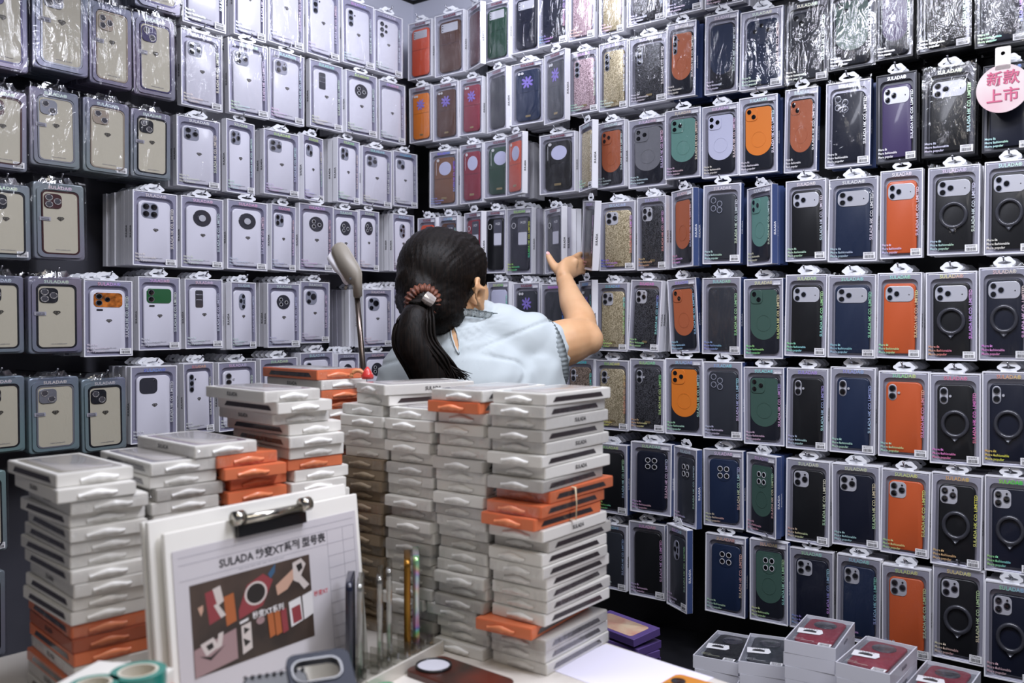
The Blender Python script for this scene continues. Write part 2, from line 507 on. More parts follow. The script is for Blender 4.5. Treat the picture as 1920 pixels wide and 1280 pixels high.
def mk_ringstand():
    bm = bmesh.new(); torus(bm, .0255, .0044, 40, 8)
    b2 = [bm.verts.new(p) for p in ((-.009, 0, -.0275), (.009, 0, -.0275), (0, 0, -.037), (-.009, -.003, -.0275), (.009, -.003, -.0275), (0, -.003, -.037))]
    for q in ((3, 5, 4), (0, 1, 4, 3), (1, 2, 5, 4), (2, 0, 3, 5)): bm.faces.new([b2[i] for i in q])
    for f_ in bm.faces: f_.smooth = True
    return done(bm, 'ring_stand')
def mk_film(seed):
    "cellophane bag front and its pinched edges"
    def fn():
        r = random.Random(seed); bm = bmesh.new()
        nx, nz = 16, 28
        g = []
        for j in range(nz + 1):
            row = []
            for i in range(nx + 1):
                u, v = i / nx * 2 - 1, j / nz * 2 - 1
                edge = max(abs(u), abs(v)) ** 8
                x, z = u * (W0 / 2 + .0012), v * (H0 / 2 + .002)
                y = -.0022 - .0020 * (noise.noise(Vector((x * 38 + seed * 9, z * 22, seed))) + 1) * (1 - .6 * edge) - .0006 * r.random()
                row.append(bm.verts.new((x, y, z)))
            g.append(row)
        for j in range(nz):
            for i in range(nx):
                bm.faces.new((g[j][i], g[j][i + 1], g[j + 1][i + 1], g[j + 1][i]))
        # pinched flaps above the top corners and folded over the sides
        for sx in (-1, 1):
            prev = None
            for i in range(7):
                t = i / 6
                p0 = bm.verts.new((sx * (W0 / 2 - .034 * t), -.001, H0 / 2 + .001)); p1 = bm.verts.new((sx * (W0 / 2 + .002 - .036 * t), .002 * r.uniform(-1, 1), H0 / 2 + .004 + .008 * (1 - t) * r.random()))
                if prev: bm.faces.new((prev[0], p0, p1, prev[1]))
                prev = (p0, p1)
            prev = None
            for j in range(13):
                z = -H0 / 2 + H0 * j / 12
                p0 = bm.verts.new((sx * (W0 / 2 + .0012), -.0022, z)); p1 = bm.verts.new((sx * (W0 / 2 + .0014 + .001 * r.random()), D0 * .9, z))
                if prev: bm.faces.new((prev[0], p0, p1, prev[1]))
                prev = (p0, p1)
        return done(bm, 'film_bag', True)
    return cached(('film', seed), fn)

# ---- camera modules and other marks on the cases: (part name, mesh, materials, x, z), in case coordinates
def lens(r, x, z, rim=None, glass=None):
    return ('lens', mk_lens(r), [rim or M_RIM, glass or M_LENS], x, z, -.0008)
def plate(w, h, r, x, z, m, t=.0008):
    return ('camera_plate', mk_slab(w, h, r, t), [m], x, z, 0)
M_ROUNDWIN = mat('lilac_window', '#b9bbd8', rough=0.25, coat=0.5)
M_GLOW = vary(mat('sunset_print', '#a05a30', rough=0.2, coat=0.6), 45, '#2a1712', '#d9803a')
M_PETROL = mat('green_print', '#1f5a34', rough=0.2, coat=0.6)
M_PETAL = mat('violet_petal', '#7f6fc0', rough=0.5)
M_BRASS = mat('brass_badge', '#a08f6a', rough=0.3, metal=0.7)
M_SCREEN = mat('phone_print', '#c9cad6', rough=0.3)
M_SCREEN2 = mat('phone_print_dark', '#4a4b57', rough=0.3)
M_CUFF = mat('pale_line', '#c8c8cc', rough=0.4)
M_MODULE = mat('smoked_module', '#34343c', rough=0.2, coat=0.6)
M_GREYMOD = mat('grey_module', '#8d909e', rough=0.22, coat=0.5)
def module(k, body, dark=False):
    pm = M_SILVER if not dark else body
    rim = M_RIM if not dark else M_DARKRIM
    if k == 'tri':
        return [plate(.036, .036, .0095, -.0165, .0565, M_GREYMOD if body is case_mat('clear') else pm)] + [lens(.0073, -.0165 + a, .0565 + b, rim) for a, b in ((-.0082, .0082), (.0088, 0), (-.0082, -.0082))] + [lens(.0023, -.0075, .0675, rim)]
    if k == 'duo':
        return [plate(.034, .034, .009, -.0175, .0575, M_GREYMOD if body is case_mat('clear') else pm)] + [lens(.0078, -.0175 + a, .0575 + b, rim) for a, b in ((-.0065, .0070), (.0065, -.0070))]
    if k == 'duo_v':
        return [plate(.0175, .036, .0087, -.0235, .0545, pm), lens(.0077, -.0235, .063, rim), lens(.0077, -.0235, .046, rim), lens(.0028, -.010, .054, M_SILVER, M_SILVER)]
    if k == 'plateau':
        return [plate(.0665, .0345, .0125, 0, .0545, M_SILVER, .0012)] + [lens(.0072, a, .0545 + b, M_GREYMOD) for a, b in ((-.0225, .0085), (-.0225, -.0085), (-.0065, 0))] + [lens(.0013, .0225, .053, M_LENS)]
    if k == 'vert3':
        return [plate(.0165, .05, .008, -.0235, .0475, M_GREYMOD)] + [lens(.0062, -.0235, z, M_DARKRIM) for z in (.064, .0475, .031)] + [lens(.0022, -.011, .058)]
    if k == 'ultra':
        return [lens(.0068, -.0235, z, M_DARKRIM) for z in (.064, .0465, .029)] + [lens(.005, -.0085, z, M_DARKRIM) for z in (.060, .043)]
    if k == 'disc':
        return [('camera_plate', mk_slab(.045, .045, .0224, .0010), [M_MODULE], 0, .046, 0), ('camera_ring', mk_lens(.0110), [M_MODULE, M_SILVER], 0, .046, -.001)]
    if k == 'clock':
        return [('camera_plate', mk_slab(.043, .043, .0214, .0010), [M_MODULE], 0, .046, 0)] + [lens(.0055, a, .046 + b, M_CUFF) for a, b in ((-.008, .007), (-.008, -.007), (.009, -.001))]
    if k == 'oval':
        return [('camera_plate', mk_slab(.028, .047, .0139, .0010), [M_GREYMOD], -.004, .046, 0)] + [lens(.0058, -.004 + a, .046 + b, M_DARKRIM) for a, b in ((.004, .015), (-.006, .002), (.004, -.014))] + [plate(.006, .012, .001, .003, .046, M_LENS, .0012)]
    if k == 'quadsq':
        return [plate(.040, .040, .012, -.012, .053, M_GREYMOD)] + [lens(.0076, -.012 + a, .053 + b, M_MODULE) for a in (-.0093, .0093) for b in (-.0093, .0093)]
    if k == 'quad':
        return [('camera_plate', mk_slab(.045, .045, .0224, .0005), [body], 0, .046, 0)] + [lens(.0068, a, .046 + b, M_CUFF) for a in (-.0085, .0085) for b in (-.0085, .0085)]
    if k == 'tripill':
        return [plate(.040, .044, .016, -.012, .052, M_GREYMOD)] + [lens(.0066, -.021, .064, M_DARKRIM), lens(.0098, -.005, .055, M_DARKRIM), lens(.0068, -.021, .040, M_DARKRIM)]
    if k == 'wide':
        return [plate(.062, .036, .009, 0, .052, M_GLOW, .001)] + [lens(.0072, -.020, .0605), lens(.0072, -.020, .0445), lens(.006, -.002, .053, M_MODULE)] + [plate(.014, .005, .0022, -.018, .027, M_MODULE, .0008)]
    if k == 'green':
        return [plate(.062, .038, .009, 0, .052, M_PETROL, .001)] + [lens(.0078, -.020, .0605), lens(.0078, -.020, .0430)] + [plate(.014, .005, .0022, -.018, .026, M_MODULE, .0008)]
    if k == 'bar':
        return [plate(.021, .047, .004, -.012, .047, M_MODULE, .001)] + [plate(.017, .0025, .001, -.012, z, M_RIM, .0016) for z in (.058, .044)]
    if k == 'square':
        return [plate(.040, .040, .011, -.012, .053, M_MODULE), lens(.0020, .001, .066)]
    if k == 'cresc':
        return [lens(.0075, x, z, M_GREYMOD, body) for x, z in ((-.024, .064), (-.024, .045), (-.007, .055), (-.007, .040))]
    if k == 'cam3':
        return [plate(.037, .037, .010, -.016, .056, body, .0014)] + [lens(.0075, -.016 + a, .056 + b, body, M_LENS) for a, b in ((-.0085, .0085), (.0085, 0), (-.0085, -.0085))]
    if k == 'cam2':
        return [plate(.032, .032, .009, -.0185, .058, body, .0014)] + [lens(.0075, -.0185 + a, .058 + b, body, M_LENS) for a, b in ((-.0060, .0065), (.0060, -.0065))]
    if k == 'circ3':
        return [('camera_plate', mk_slab(.058, .058, .0289, .0012), [body], 0, .046, 0)] + [lens(.0055, a, .046 + b, M_DARKRIM) for a, b in ((-.016, .004), (0, .016), (.016, .004))]
    if k == 'window':
        return [('card_window', mk_slab(.058, .026, .002, .0004), [M_SILVER], 0, .058, 0), ('fold_line', mk_slab(.0745, .0008, .0003, .0003), [M_DARKRIM], 0, .008, 0)] + [lens(.0016, -.024, .058 + z, M_LENS) for z in (-.008, 0, .008)]
    if k == 'roundwin':
        return [('round_window', mk_slab(.046, .046, .0229, .0006), [M_ROUNDWIN], .004, .040, 0), ('fold_line', mk_slab(.0745, .0008, .0003, .0003), [M_DARKRIM], 0, .006, 0),
                ('edge_line', mk_slab(.001, .045, .0004, .0004), [M_CUFF], -.029, .042, 0), ('badge', mk_slab(.020, .007, .001, .0006), [M_BRASS], 0, -.060, 0), lens(.005, -.022, .069, M_CUFF, M_CUFF)]
    if k == 'flower':
        return [('printed_flower', cached('flower', mk_flower), [M_PETAL], 0, .040, -.0004), ('fold_line', mk_slab(.0745, .0008, .0003, .0003), [M_DARKRIM], 0, .010, 0), ('badge', mk_slab(.016, .006, .001, .0006), [M_BRASS], .002, -.064, 0), lens(.0042, -.026, .069, M_CUFF, M_CUFF), lens(.0042, -.016, .069, M_CUFF, M_CUFF)]
    if k == 'phone':
        return [('printed_phone', mk_slab(.040, .080, .006, .0006), [M_SCREEN2], .012, .033, 0), ('printed_panel', mk_slab(.035, .036, .003, .0003), [M_SCREEN], .012, .014, -.0006), ('printed_clock', text_mesh('14:20', .011), [M_WHITE], .012, .060, -.0009),
                lens(.0085, -.024, .052, M_CUFF, body)]
    if k == 'strap':
        return [('badge', mk_slab(.020, .008, .001, .0006), [M_BRASS], 0, -.058, 0)]
    return []

SLOGAN = 'More fit\nMore fashionable\nMore popular'
MAKER = 'SULADA HK CO. LIMITED'
BRAND = 'SULADA®'

def build_front(spec, name_label, group, loc, rot, scale, wall):
    "one hanging package with all its parts"
    kind, color, cam_k, flags = spec
    root = empty('boxed_phone_case', loc, rot, scale)
    tag(root, name_label, 'boxed phone case', group)
    body = case_mat(color if kind != 'B' else 'clear')
    fill_parts(root, kind, color, cam_k, flags, body, wall)
    return root

def fill_parts(root, kind, color, cam_k, flags, body, wall):
    cz = CO
    if kind == 'B':                                  # blister pack with a rainbow border
        put('blister_shell', cached('blister', mk_blister), [M_HOLO], root)
        put('backing_card', cached('bl_card', lambda: slab_mesh(.0765, .1575, .012, 0.0, -.0006, 'backing_card')), [M_CREAM], root, (0, -.0034, -.004))
        pc = put('phone_case', cached('bl_case', mk_blcase), [M_BUMPER[color]], root, (0, -.0036, -.004))
        put('diamond_logo', cached('gem', mk_gem), [M_GEM], pc, (0, -.0012, .010), (0, 0, 0), (1.35, 1, 1.35))
        blm = [('camera_plate', mk_slab(.038, .038, .010, .0022), [M_BUMPER[color]], -.0165, .0545, 0)]
        lp = ((-.0088, .0088), (.0092, 0), (-.0088, -.0088)) if cam_k == 'tri' else ((-.0075, .008), (.0075, -.008))
        for a, b in lp: blm.append(('lens', mk_lens(.0082), [M_BUMPERLENS, M_BUMPERGLASS], -.0165 + a, .0545 + b, -.0022))
        for nm, me, ms, x, z, y in blm: put(nm, me, ms, pc, (x, y - .0006, z))
        put('website_lettering', text_mesh('www.sulada.com', .0048), [M_GREYPRINT], pc, (.004, -.0012, -.070))
        put('hanger', cached('hood', mk_hood), [M_HOOD], root, (0, 0, H0 / 2 - .001))
        put('brand_lettering', text_mesh(BRAND, .011, bold=.0002, space=1.05), [M_PALEFOIL], root, (0, -.0047, .0855))
        if 's' in flags:
            put('price_sticker', cached('sticker', mk_sticker), [M_STICKER, M_BAR], root, (.034, -.0048, -.084))
        else:
            put('price_tag', cached('sticker', mk_sticker), [M_GREYCARD, M_DARKPRINT], root, (-.034, -.0058, .004), (0, 0, 0), (.95, 1, .62))
        put('film_bag', mk_film(int(loc_seed(root)) % 6), [M_FILM], root, (0, -.0035, 0), (0, 0, 0), (1.06, 1, 1.04))
        return
    carton = M_BLACKCARD if 'k' in flags else (M_NAVYCARD if 'n' in flags else M_WHITE)
    c = put('carton', cached('carton', mk_carton), [carton if 'k' in flags else M_WHITE], root)
    if 'n' in flags:
        put('spine_panel', cached('spine_panel', lambda: slab_mesh(D0 * .92, H0 * .99, .0006, 0, -.0004, 'spine_panel')), [M_NAVYCARD], root, (W0 / 2 + .0001, D0 / 2, 0), (0, 0, math.pi / 2))
    put('inner_tray', cached('liner', mk_liner), [M_LINER_L if wall == 'L' else (M_LINER_K if 'k' in flags else M_LINER_R)], root)
    pc = put('phone_case', cached('case', mk_case), [body], root, (0, 0, cz))
    front = .0027
    if kind == 'T':                                  # dark case with a coloured half-round panel
        pc.material_slots[0].material = case_mat('smoke')
        pn = put('colour_panel', cached('twotone', mk_twotone), [body], pc, (0, front + .0002, 0))
        put('emboss_ring', cached('ering', lambda: ring_mesh(.0200, .0180, .0004, 'emboss_ring')), [body], pc, (0, front - .0007, -.004))
    for nm, me, ms, x, z, y in module(cam_k, body, color not in ('clear', 'white') and cam_k not in ('plateau', 'duo_v', 'trim3')) if cam_k != 'tri_s' else module('tri', body, False):
        put(nm, me, ms, pc, (x, front + y - (.0007 if kind == 'T' else 0), z))
    if kind == 'W':
        put('diamond_logo', cached('gem', mk_gem), [M_GEM], pc, (.002, front - .0003, .004 if cam_k not in ('disc', 'clock', 'wide', 'green') else .0), (0, 0, 0), (1.1, 1, 1.1))
        put('website_lettering', text_mesh('www.suladahk.com', .0045), [M_GREYPRINT], pc, (0, front - .0003, -.068))
    if 'm' in flags:
        put('ring_stand', cached('ringstand', mk_ringstand), [M_RING], pc, (0, front - .002, -.004))
    if kind in 'SG' and cam_k in ('tri_s', 'duo_v', 'vert3', 'strap') and color in ('gold', 'rose', 'glitter_black', 'bronze', 'smoke'):
        put('badge', mk_slab(.016, .006, .001, .0006), [M_BRASS], pc, (.002, front, -.064))
    # print on the window
    small = kind == 'L'
    if not small or 't' in flags:
        put('maker_lettering', text_mesh(MAKER, .0092, bold=.0001), [M_FOIL if wall == 'R' else M_PALEFOIL], root, (W0 / 2 - .0125, -.0003, .004), (0, -math.pi / 2, 0), (1, 1, 1.0))
        put('slogan_lettering', text_mesh(SLOGAN, .0070, 'LEFT', bold=.0001), [M_FOIL if wall == 'R' else M_PALEFOIL], root, (-W0 / 2 + .0055, -.0003, -.0735))
        put('brand_lettering', text_mesh(BRAND, .0105, bold=.0002, space=1.05), [M_FOIL], root, (.001, -.0003, .0845))
    else:
        put('brand_lettering', text_mesh(BRAND, .0095, bold=.0002), [case_mat('red')], root, (.001, -.0003, .0860))
    if kind in 'LTK' or 'u' in flags:
        put('header_sticker', cached('sticker', mk_sticker), [M_GREYCARD, M_STICKER], root, (.036, -.0004, .0835), (0, 0, 0), (.95, 1, .6))
    if kind not in 'LT' and 'x' not in flags:
        put('price_sticker', cached('sticker', mk_sticker), [M_STICKER, M_BAR], root, (W0 / 2 - .0160, -.0004, -H0 / 2 + .0125))
    put('hang_tab', cached('tab', mk_tab), [M_TAB], root, (0, .004, H0 / 2 + .0085))
    side = 1 if wall == 'R' else -1
    put('spine_lettering', text_mesh('SULADA', .0085, bold=.0002), [M_WHITE if ('n' in flags or 'k' in flags) else M_DARKPRINT], root, (side * (W0 / 2 + .0006), D0 / 2, -.01), (0, -math.pi / 2, side * math.pi / 2))
    if 'f' in flags:
        put('film_bag', mk_film(int(loc_seed(root)) % 6), [M_FILM2 if 'F' in flags else M_FILM], root)

def loc_seed(o):
    return abs(o.location.x * 131 + o.location.z * 977)
def slab_mesh(w, h, r, yb, yf, name):
    bm = bmesh.new(); slab(bm, rr(w, h, r, 5), yb, yf, 0); return done(bm, name)
def ring_mesh(R, r, t, name):
    bm = bmesh.new(); ring(bm, circ(R, 36), circ(r, 36), 0, -t); return done(bm, name)
def mk_blister():
    bm = bmesh.new()
    slab(bm, rr(W0 + .006, H0 + .008, .008, 5), D0, 0.0, .003)
    ring(bm, rr(W0 - .006, H0 - .008, .014, 6), rr(.0835, .1655, .0125, 6), 0.001, -.0042, (0, -.003))
    return done(bm, 'blister_shell')
def mk_blcase():
    bm = bmesh.new(); ring(bm, rr(.0815, .1630, .0125, 6), rr(.0750, .1565, .0105, 6), .002, -.0016)
    return done(bm, 'phone_case')
M_HOLO = foil('rainbow_blister_card', 3.2, 0.36, 0.31, rough=0.3, metal=0.3)
def tune_holo():
    nt = M_HOLO.node_tree
    for n in nt.nodes:
        if n.type == 'MATH' and n.operation == 'MULTIPLY': n.inputs[1].default_value = 0.55
        if n.type == 'MATH' and n.operation == 'FRACT':
            n.operation = 'ADD'; n.inputs[1].default_value = 0.36
        if n.type == 'MAP_RANGE': n.inputs[3].default_value = 0.18
tune_holo()
M_CREAM = mat('cream_card', '#bdb7a4', rough=0.45, coat=0.1)
M_BUMPER = {'violet': mat('violet_bumper', '#4a4568', rough=0.25, metal=0.3), 'dark': mat('dark_bumper', '#22232a', rough=0.3, metal=0.2), 'champagne': mat('champagne_bumper', '#a79a8c', rough=0.3, metal=0.4),
            'wine': mat('wine_bumper', '#47282a', rough=0.3, metal=0.2), 'silver': mat('silver_bumper', '#8d8f98', rough=0.3, metal=0.5)}
M_BUMPERLENS = glitter('sparkling_lens_plate', '#5c5a60', '#d8d4d0')
M_BUMPERGLASS = mat('grey_lens_cover', '#4b4a50', rough=0.2, coat=0.5)

# ------------------------------------------------------------------ what hangs where: x0, x1, y0, y1 of each front in the frame, kind:colour:marks:flags
LEFT = [
 ('top row', [(255, 337, -150, 22, 'B:violet:tri:'), (345, 423, -112, 52, 'W:clear:vert3:'), (440, 498, -80, 72, 'W:clear:cam2:'), (502, 568, -62, 87, 'W:clear:tri:fF'), (573, 640, -25, 108, 'W:clear:vert3:f'),
   (643, 702, 4, 124, 'W:clear:vert3:f'), (704, 754, 26, 140, 'W:clear:ultra:f')]),
 ('second row', [(-45, 52, -52, 130, 'B:violet:tri:'), (64, 165, -40, 137, 'B:silver:tri:'), (170, 247, 8, 163, 'B:champagne:tri:'), (252, 328, 30, 183, 'B:violet:duo:'),
   (341, 417, 62, 203, 'W:clear:tri:fF'), (430, 503, 80, 217, 'W:clear:tri:f'), (506, 571, 98, 230, 'W:clear:tri:f'), (582, 643, 118, 242, 'W:clear:bar:f'), (648, 707, 137, 253, 'W:clear:clock:f'), (712, 760, 155, 267, 'W:clear:none:fF')]),
 ('third row', [(-45, 52, 165, 318, 'B:wine:tri:s'), (57, 150, 168, 314, 'B:silver:duo:'), (157, 243, 188, 327, 'B:champagne:duo:s'), (247, 320, 208, 335, 'B:dark:duo:'),
   (333, 413, 222, 352, 'W:clear:tri:f'), (424, 477, 228, 363, 'W:clear:tri:y'), (495, 562, 247, 367, 'W:clear:tri:f'), (566, 604, 256, 377, 'W:clear:duo:y'), (632, 674, 262, 381, 'W:clear:tri:y'), (676, 737, 278, 387, 'W:clear:tri:f'), (738, 783, 286, 388, 'W:clear:duo:f')]),
 ('fourth row', [(-40, 59, 343, 487, 'B:dark:tri:s'), (64, 160, 343, 487, 'B:wine:tri:'), (250, 333, 360, 499, 'W:clear:quadsq:'), (341, 419, 370, 503, 'W:clear:disc:'), (427, 502, 377, 506, 'W:clear:disc:'), (508, 554, 385, 508, 'W:clear:tri:y'),
   (556, 622, 383, 508, 'W:clear:clock:f'), (626, 672, 393, 512, 'W:clear:clock:'), (674, 711, 395, 508, 'W:clear:clock:'), (737, 777, 402, 509, 'W:clear:oval:y')]),
 ('fifth row', [(-50, 47, 515, 664, 'B:dark:tri:'), (55, 155, 518, 663, 'B:dark:tri:'), (158, 250, 525, 668, 'W:clear:wide:'), (260, 339, 519, 656, 'W:clear:green:'), (348, 418, 523, 653, 'W:clear:bar:'), (432, 479, 529, 654, 'W:clear:oval:y'), (502, 563, 531, 651, 'W:clear:clock:'),
   (564, 618, 528, 643, 'W:clear:tripill:f'), (681, 736, 542, 650, 'W:clear:tripill:'), (738, 776, 538, 642, 'W:clear:oval:')]),
 ('sixth row', [(-52, 48, 705, 851, 'B:dark:tri:'), (55, 150, 706, 848, 'B:silver:duo:'), (154, 238, 708, 846, 'B:dark:duo:'), (246, 333, 686, 829, 'W:clear:square:'), (345, 402, 680, 812, 'W:clear:vert3:'), (410, 482, 678, 806, 'W:clear:duo_v:'), (488, 560, 671, 796, 'W:clear:vert3:'),
   (563, 627, 660, 780, 'W:clear:vert3:'), (630, 671, 662, 774, 'W:clear:clock:y'), (683, 733, 660, 770, 'W:clear:clock:')]),
 ('lowest row', [(-75, 14, 885, 1040, 'B:dark:tri:s'), (-78, 10, 1075, 1240, 'B:dark:duo:')]),
]
RIGHT = [
 ('top row', [(765, 809, 40, 147, 'L:scarlet:window:f'), (815, 869, 24, 140, 'L:brown:window:fF'), (877, 902, 12, 128, 'L:darkred:none:yf'), (904, 953, 2, 114, 'L:forest:window:f'), (956, 1007, -16, 98, 'L:ink:window:f'), (1009, 1063, -40, 84, 'S:ink:none:fF'), (1067, 1114, -60, 74, 'G:rose:none:f'),
   (1124, 1168, -68, 64, 'G:gold:none:f'), (1176, 1247, -82, 44, 'G:glitter_black:none:fF'), (1250, 1316, -110, 25, 'S:navy:none:f'), (1322, 1392, -128, 10, 'S:black:none:f')]),
 ('second row', [(768, 808, 162, 266, 'L:tangerine:flower:fF'), (812, 858, 155, 262, 'L:brown:flower:fF'), (862, 904, 146, 252, 'L:red:flower:f'), (915, 951, 130, 246, 'L:slate:none:yf'), (954, 1014, 117, 233, 'L:navy:flower:f'), (1022, 1062, 98, 230, 'L:slate:flower:yfF'),
   (1067, 1120, 95, 212, 'G:rose:vert3:f'), (1123, 1176, 78, 206, 'G:gold:vert3:f'), (1179, 1250, 66, 194, 'G:glitter_black:vert3:fF'), (1250, 1304, 42, 182, 'T:rust:vert3:nf'), (1322, 1383, 25, 174, 'T:navy:none:nf'), (1388, 1466, 17, 166, 'S:navy:circ3:nfF'),
   (1468, 1549, 2, 156, 'S:slate:cam2:kfF'), (1553, 1640, -20, 128, 'T:green:cam2:kfF'), (1647, 1704, -34, 110, 'T:purple:none:kf'), (1720, 1820, -60, 94, 'S:black:plateau:kfF'), (1829, 1925, -70, 84, 'S:ink:plateau:kfF')]),
 ('third row', [(806, 857, 282, 387, 'L:tan:roundwin:tf'), (862, 905, 270, 381, 'L:red:roundwin:f'), (903, 960, 262, 370, 'L:forest:roundwin:f'), (965, 996, 255, 368, 'L:scarlet:roundwin:yf'), (1011, 1078, 250, 362, 'L:black:roundwin:f'), (1085, 1110, 232, 358, 'G:gold:none:y'), (1120, 1172, 228, 352, 'T:rust:cam3:yfF'),
   (1178, 1249, 221, 350, 'T:grey:cam3:f'), (1243, 1309, 205, 334, 'T:teal:cam3:fn'), (1312, 1380, 197, 332, 'T:lilac:cam3:n'), (1386, 1457, 180, 325, 'T:tangerine:cam2:n'), (1471, 1532, 165, 322, 'T:rust:cam2:nf'), (1548, 1631, 152, 312, 'S:ink:cresc:nf'), (1643, 1718, 137, 304, 'S:purple:plateau:k'),
   (1729, 1828, 125, 292, 'S:black:plateau:kfF'), (1842, 1938, 118, 283, 'S:ink:plateau:k')]),
 ('fourth row', [(788, 812, 408, 518, 'L:scarlet:phone:'), (815, 851, 405, 516, 'L:brown:phone:t'), (872, 905, 398, 514, 'L:red:phone:y'), (907, 948, 394, 512, 'L:black:phone:'), (949, 998, 390, 514, 'L:ink:phone:tfF'), (1024, 1056, 390, 512, 'L:slate:phone:yf'), (1124, 1190, 378, 507, 'G:gold:tri_s:'),
   (1194, 1249, 368, 506, 'G:glitter_black:tri_s:fF'), (1262, 1302, 356, 501, 'T:rust:none:yn'), (1318, 1388, 345, 494, 'S:slate:cresc:n'), (1403, 1450, 350, 497, 'T:teal:cam3:yn'), (1473, 1548, 337, 489, 'S:black:plateau:'), (1552, 1645, 333, 490, 'S:navy:plateau:f'), (1650, 1729, 318, 484, 'S:orange:plateau:'),
   (1739, 1836, 311, 477, 'S:black:plateau:mf'), (1845, 1940, 300, 476, 'S:black:plateau:m')]),
 ('fifth row', [(913, 955, 528, 648, 'L:lilac:none:t'), (961, 1012, 530, 650, 'L:slate:flower:'), (1015, 1060, 532, 650, 'L:slate:none:tf'), (1089, 1114, 526, 656, 'L:slate:flower:yt'), (1118, 1177, 530, 658, 'G:gold:tri_s:'), (1178, 1240, 525, 658, 'G:glitter_black:tri_s:o'), (1253, 1309, 522, 662, 'T:rust:cam2:pn'), (1316, 1388, 520, 664, 'S:slate:none:nf'),
   (1394, 1468, 522, 672, 'T:green:cam2:n'), (1472, 1549, 514, 668, 'S:black:plateau:'), (1552, 1641, 515, 671, 'S:navy:plateau:f'), (1644, 1727, 511, 672, 'S:orange:plateau:'), (1735, 1831, 509, 676, 'S:black:plateau:m'), (1835, 1930, 500, 676, 'S:ink:plateau:mf')]),
 ('sixth row', [(1060, 1113, 672, 800, 'G:bronze:duo_v:'), (1115, 1178, 675, 806, 'G:gold:duo_v:'), (1180, 1245, 673, 809, 'G:glitter_black:duo_v:'), (1247, 1317, 672, 815, 'T:tangerine:cam3:'), (1318, 1391, 678, 823, 'S:slate:cresc:n'), (1394, 1470, 688, 834, 'T:green:cam3:n'), (1474, 1551, 690, 843, 'S:black:duo_v:'),
   (1556, 1640, 688, 850, 'S:navy:duo_v:'), (1646, 1741, 696, 858, 'S:orange:duo_v:'), (1743, 1838, 700, 871, 'S:black:duo_v:m'), (1841, 1940, 697, 875, 'S:ink:duo_v:m')]),
 ('seventh row', [(1112, 1176, 832, 962, 'S:black:cam2:n'), (1182, 1258, 830, 963, 'S:ink:quad:nux'), (1263, 1306, 838, 984, 'S:slate:quad:ynx'), (1319, 1393, 843, 988, 'S:navy:quad:nux'), (1401, 1457, 851, 1003, 'T:green:quad:yn'), (1473, 1555, 862, 1019, 'S:black:tri_s:'), (1559, 1649, 871, 1025, 'S:ink:tri_s:'), (1651, 1742, 882, 1041, 'S:orange:tri_s:'),
   (1745, 1840, 888, 1063, 'S:black:tri_s:m'), (1846, 1942, 894, 1075, 'S:ink:tri_s:m')]),
 ('lowest row', [(1118, 1174, 982, 1104, 'S:slate:none:'), (1179, 1247, 980, 1120, 'S:black:none:n'), (1262, 1300, 982, 1134, 'S:slate:oval:yn'), (1322, 1397, 1003, 1152, 'S:navy:quad:nux'), (1406, 1476, 1013, 1167, 'T:green:quad:n'), (1479, 1560, 1030, 1182, 'S:ink:tri_s:f'), (1568, 1650, 1043, 1204, 'S:navy:tri_s:fF'),
   (1654, 1743, 1063, 1232, 'S:orange:tri_s:fF'), (1748, 1844, 1064, 1240, 'S:black:tri_s:m'), (1846, 1944, 1094, 1278, 'S:ink:tri_s:m')]),
]
ORD = ['first', 'second', 'third', 'fourth', 'fifth', 'sixth', 'seventh', 'eighth', 'ninth', 'tenth', 'eleventh', 'twelfth', 'thirteenth', 'fourteenth', 'fifteenth', 'sixteenth', 'seventeenth', 'eighteenth', 'nineteenth']
MARKS = {'tri': 'three-lens', 'duo': 'two-lens', 'duo_v': 'stacked two-lens', 'vert3': 'stacked three-lens', 'ultra': 'five-lens', 'disc': 'ring-camera', 'clock': 'round-camera', 'oval': 'oval-camera', 'quadsq': 'four-lens', 'quad': 'four-lens', 'tripill': 'triangular-camera',
 'wide': 'amber-camera', 'green': 'green-camera', 'bar': 'slim-camera', 'square': 'dark-square', 'cresc': 'crescent-lens', 'cam3': 'three-lens', 'cam2': 'two-lens', 'circ3': 'big-circle', 'window': 'card-window', 'roundwin': 'round-window', 'flower': 'violet-flower',
 'phone': 'phone-print', 'plateau': 'silver-bar', 'tri_s': 'three-lens', 'none': 'plain', 'strap': 'plain'}
COLN = {'clear': 'white', 'glitter_black': 'black glitter', 'gold': 'gold glitter', 'rose': 'pink glitter', 'bronze': 'brown glitter', 'ink': 'dark navy', 'slate': 'dark grey', 'scarlet': 'orange-red', 'tangerine': 'bright orange', 'rust': 'rust', 'forest': 'dark green', 'darkred': 'dark red'}

def plane_hit(px, py, P0, n):
    d = ray(px, py)
    return EYE + d * ((P0 - EYE).dot(n) / d.dot(n))

def mk_peg():
    bm = bmesh.new()
    tube(bm, [(0, .19, 0), (0, -.004, 0), (0, -.012, .002), (0, -.017, .009)], .0017, 8)
    rings = tube(bm, [(0, -.0165, .008), (0, -.0178, .0105)], .0026, 8)
    return done(bm, 'peg', True)
def mk_rear():
    bm = bmesh.new(); add_box(bm, (-W0 / 2, 0, -H0 / 2), (W0 / 2, D0, H0 / 2)); return done(bm, 'rear')

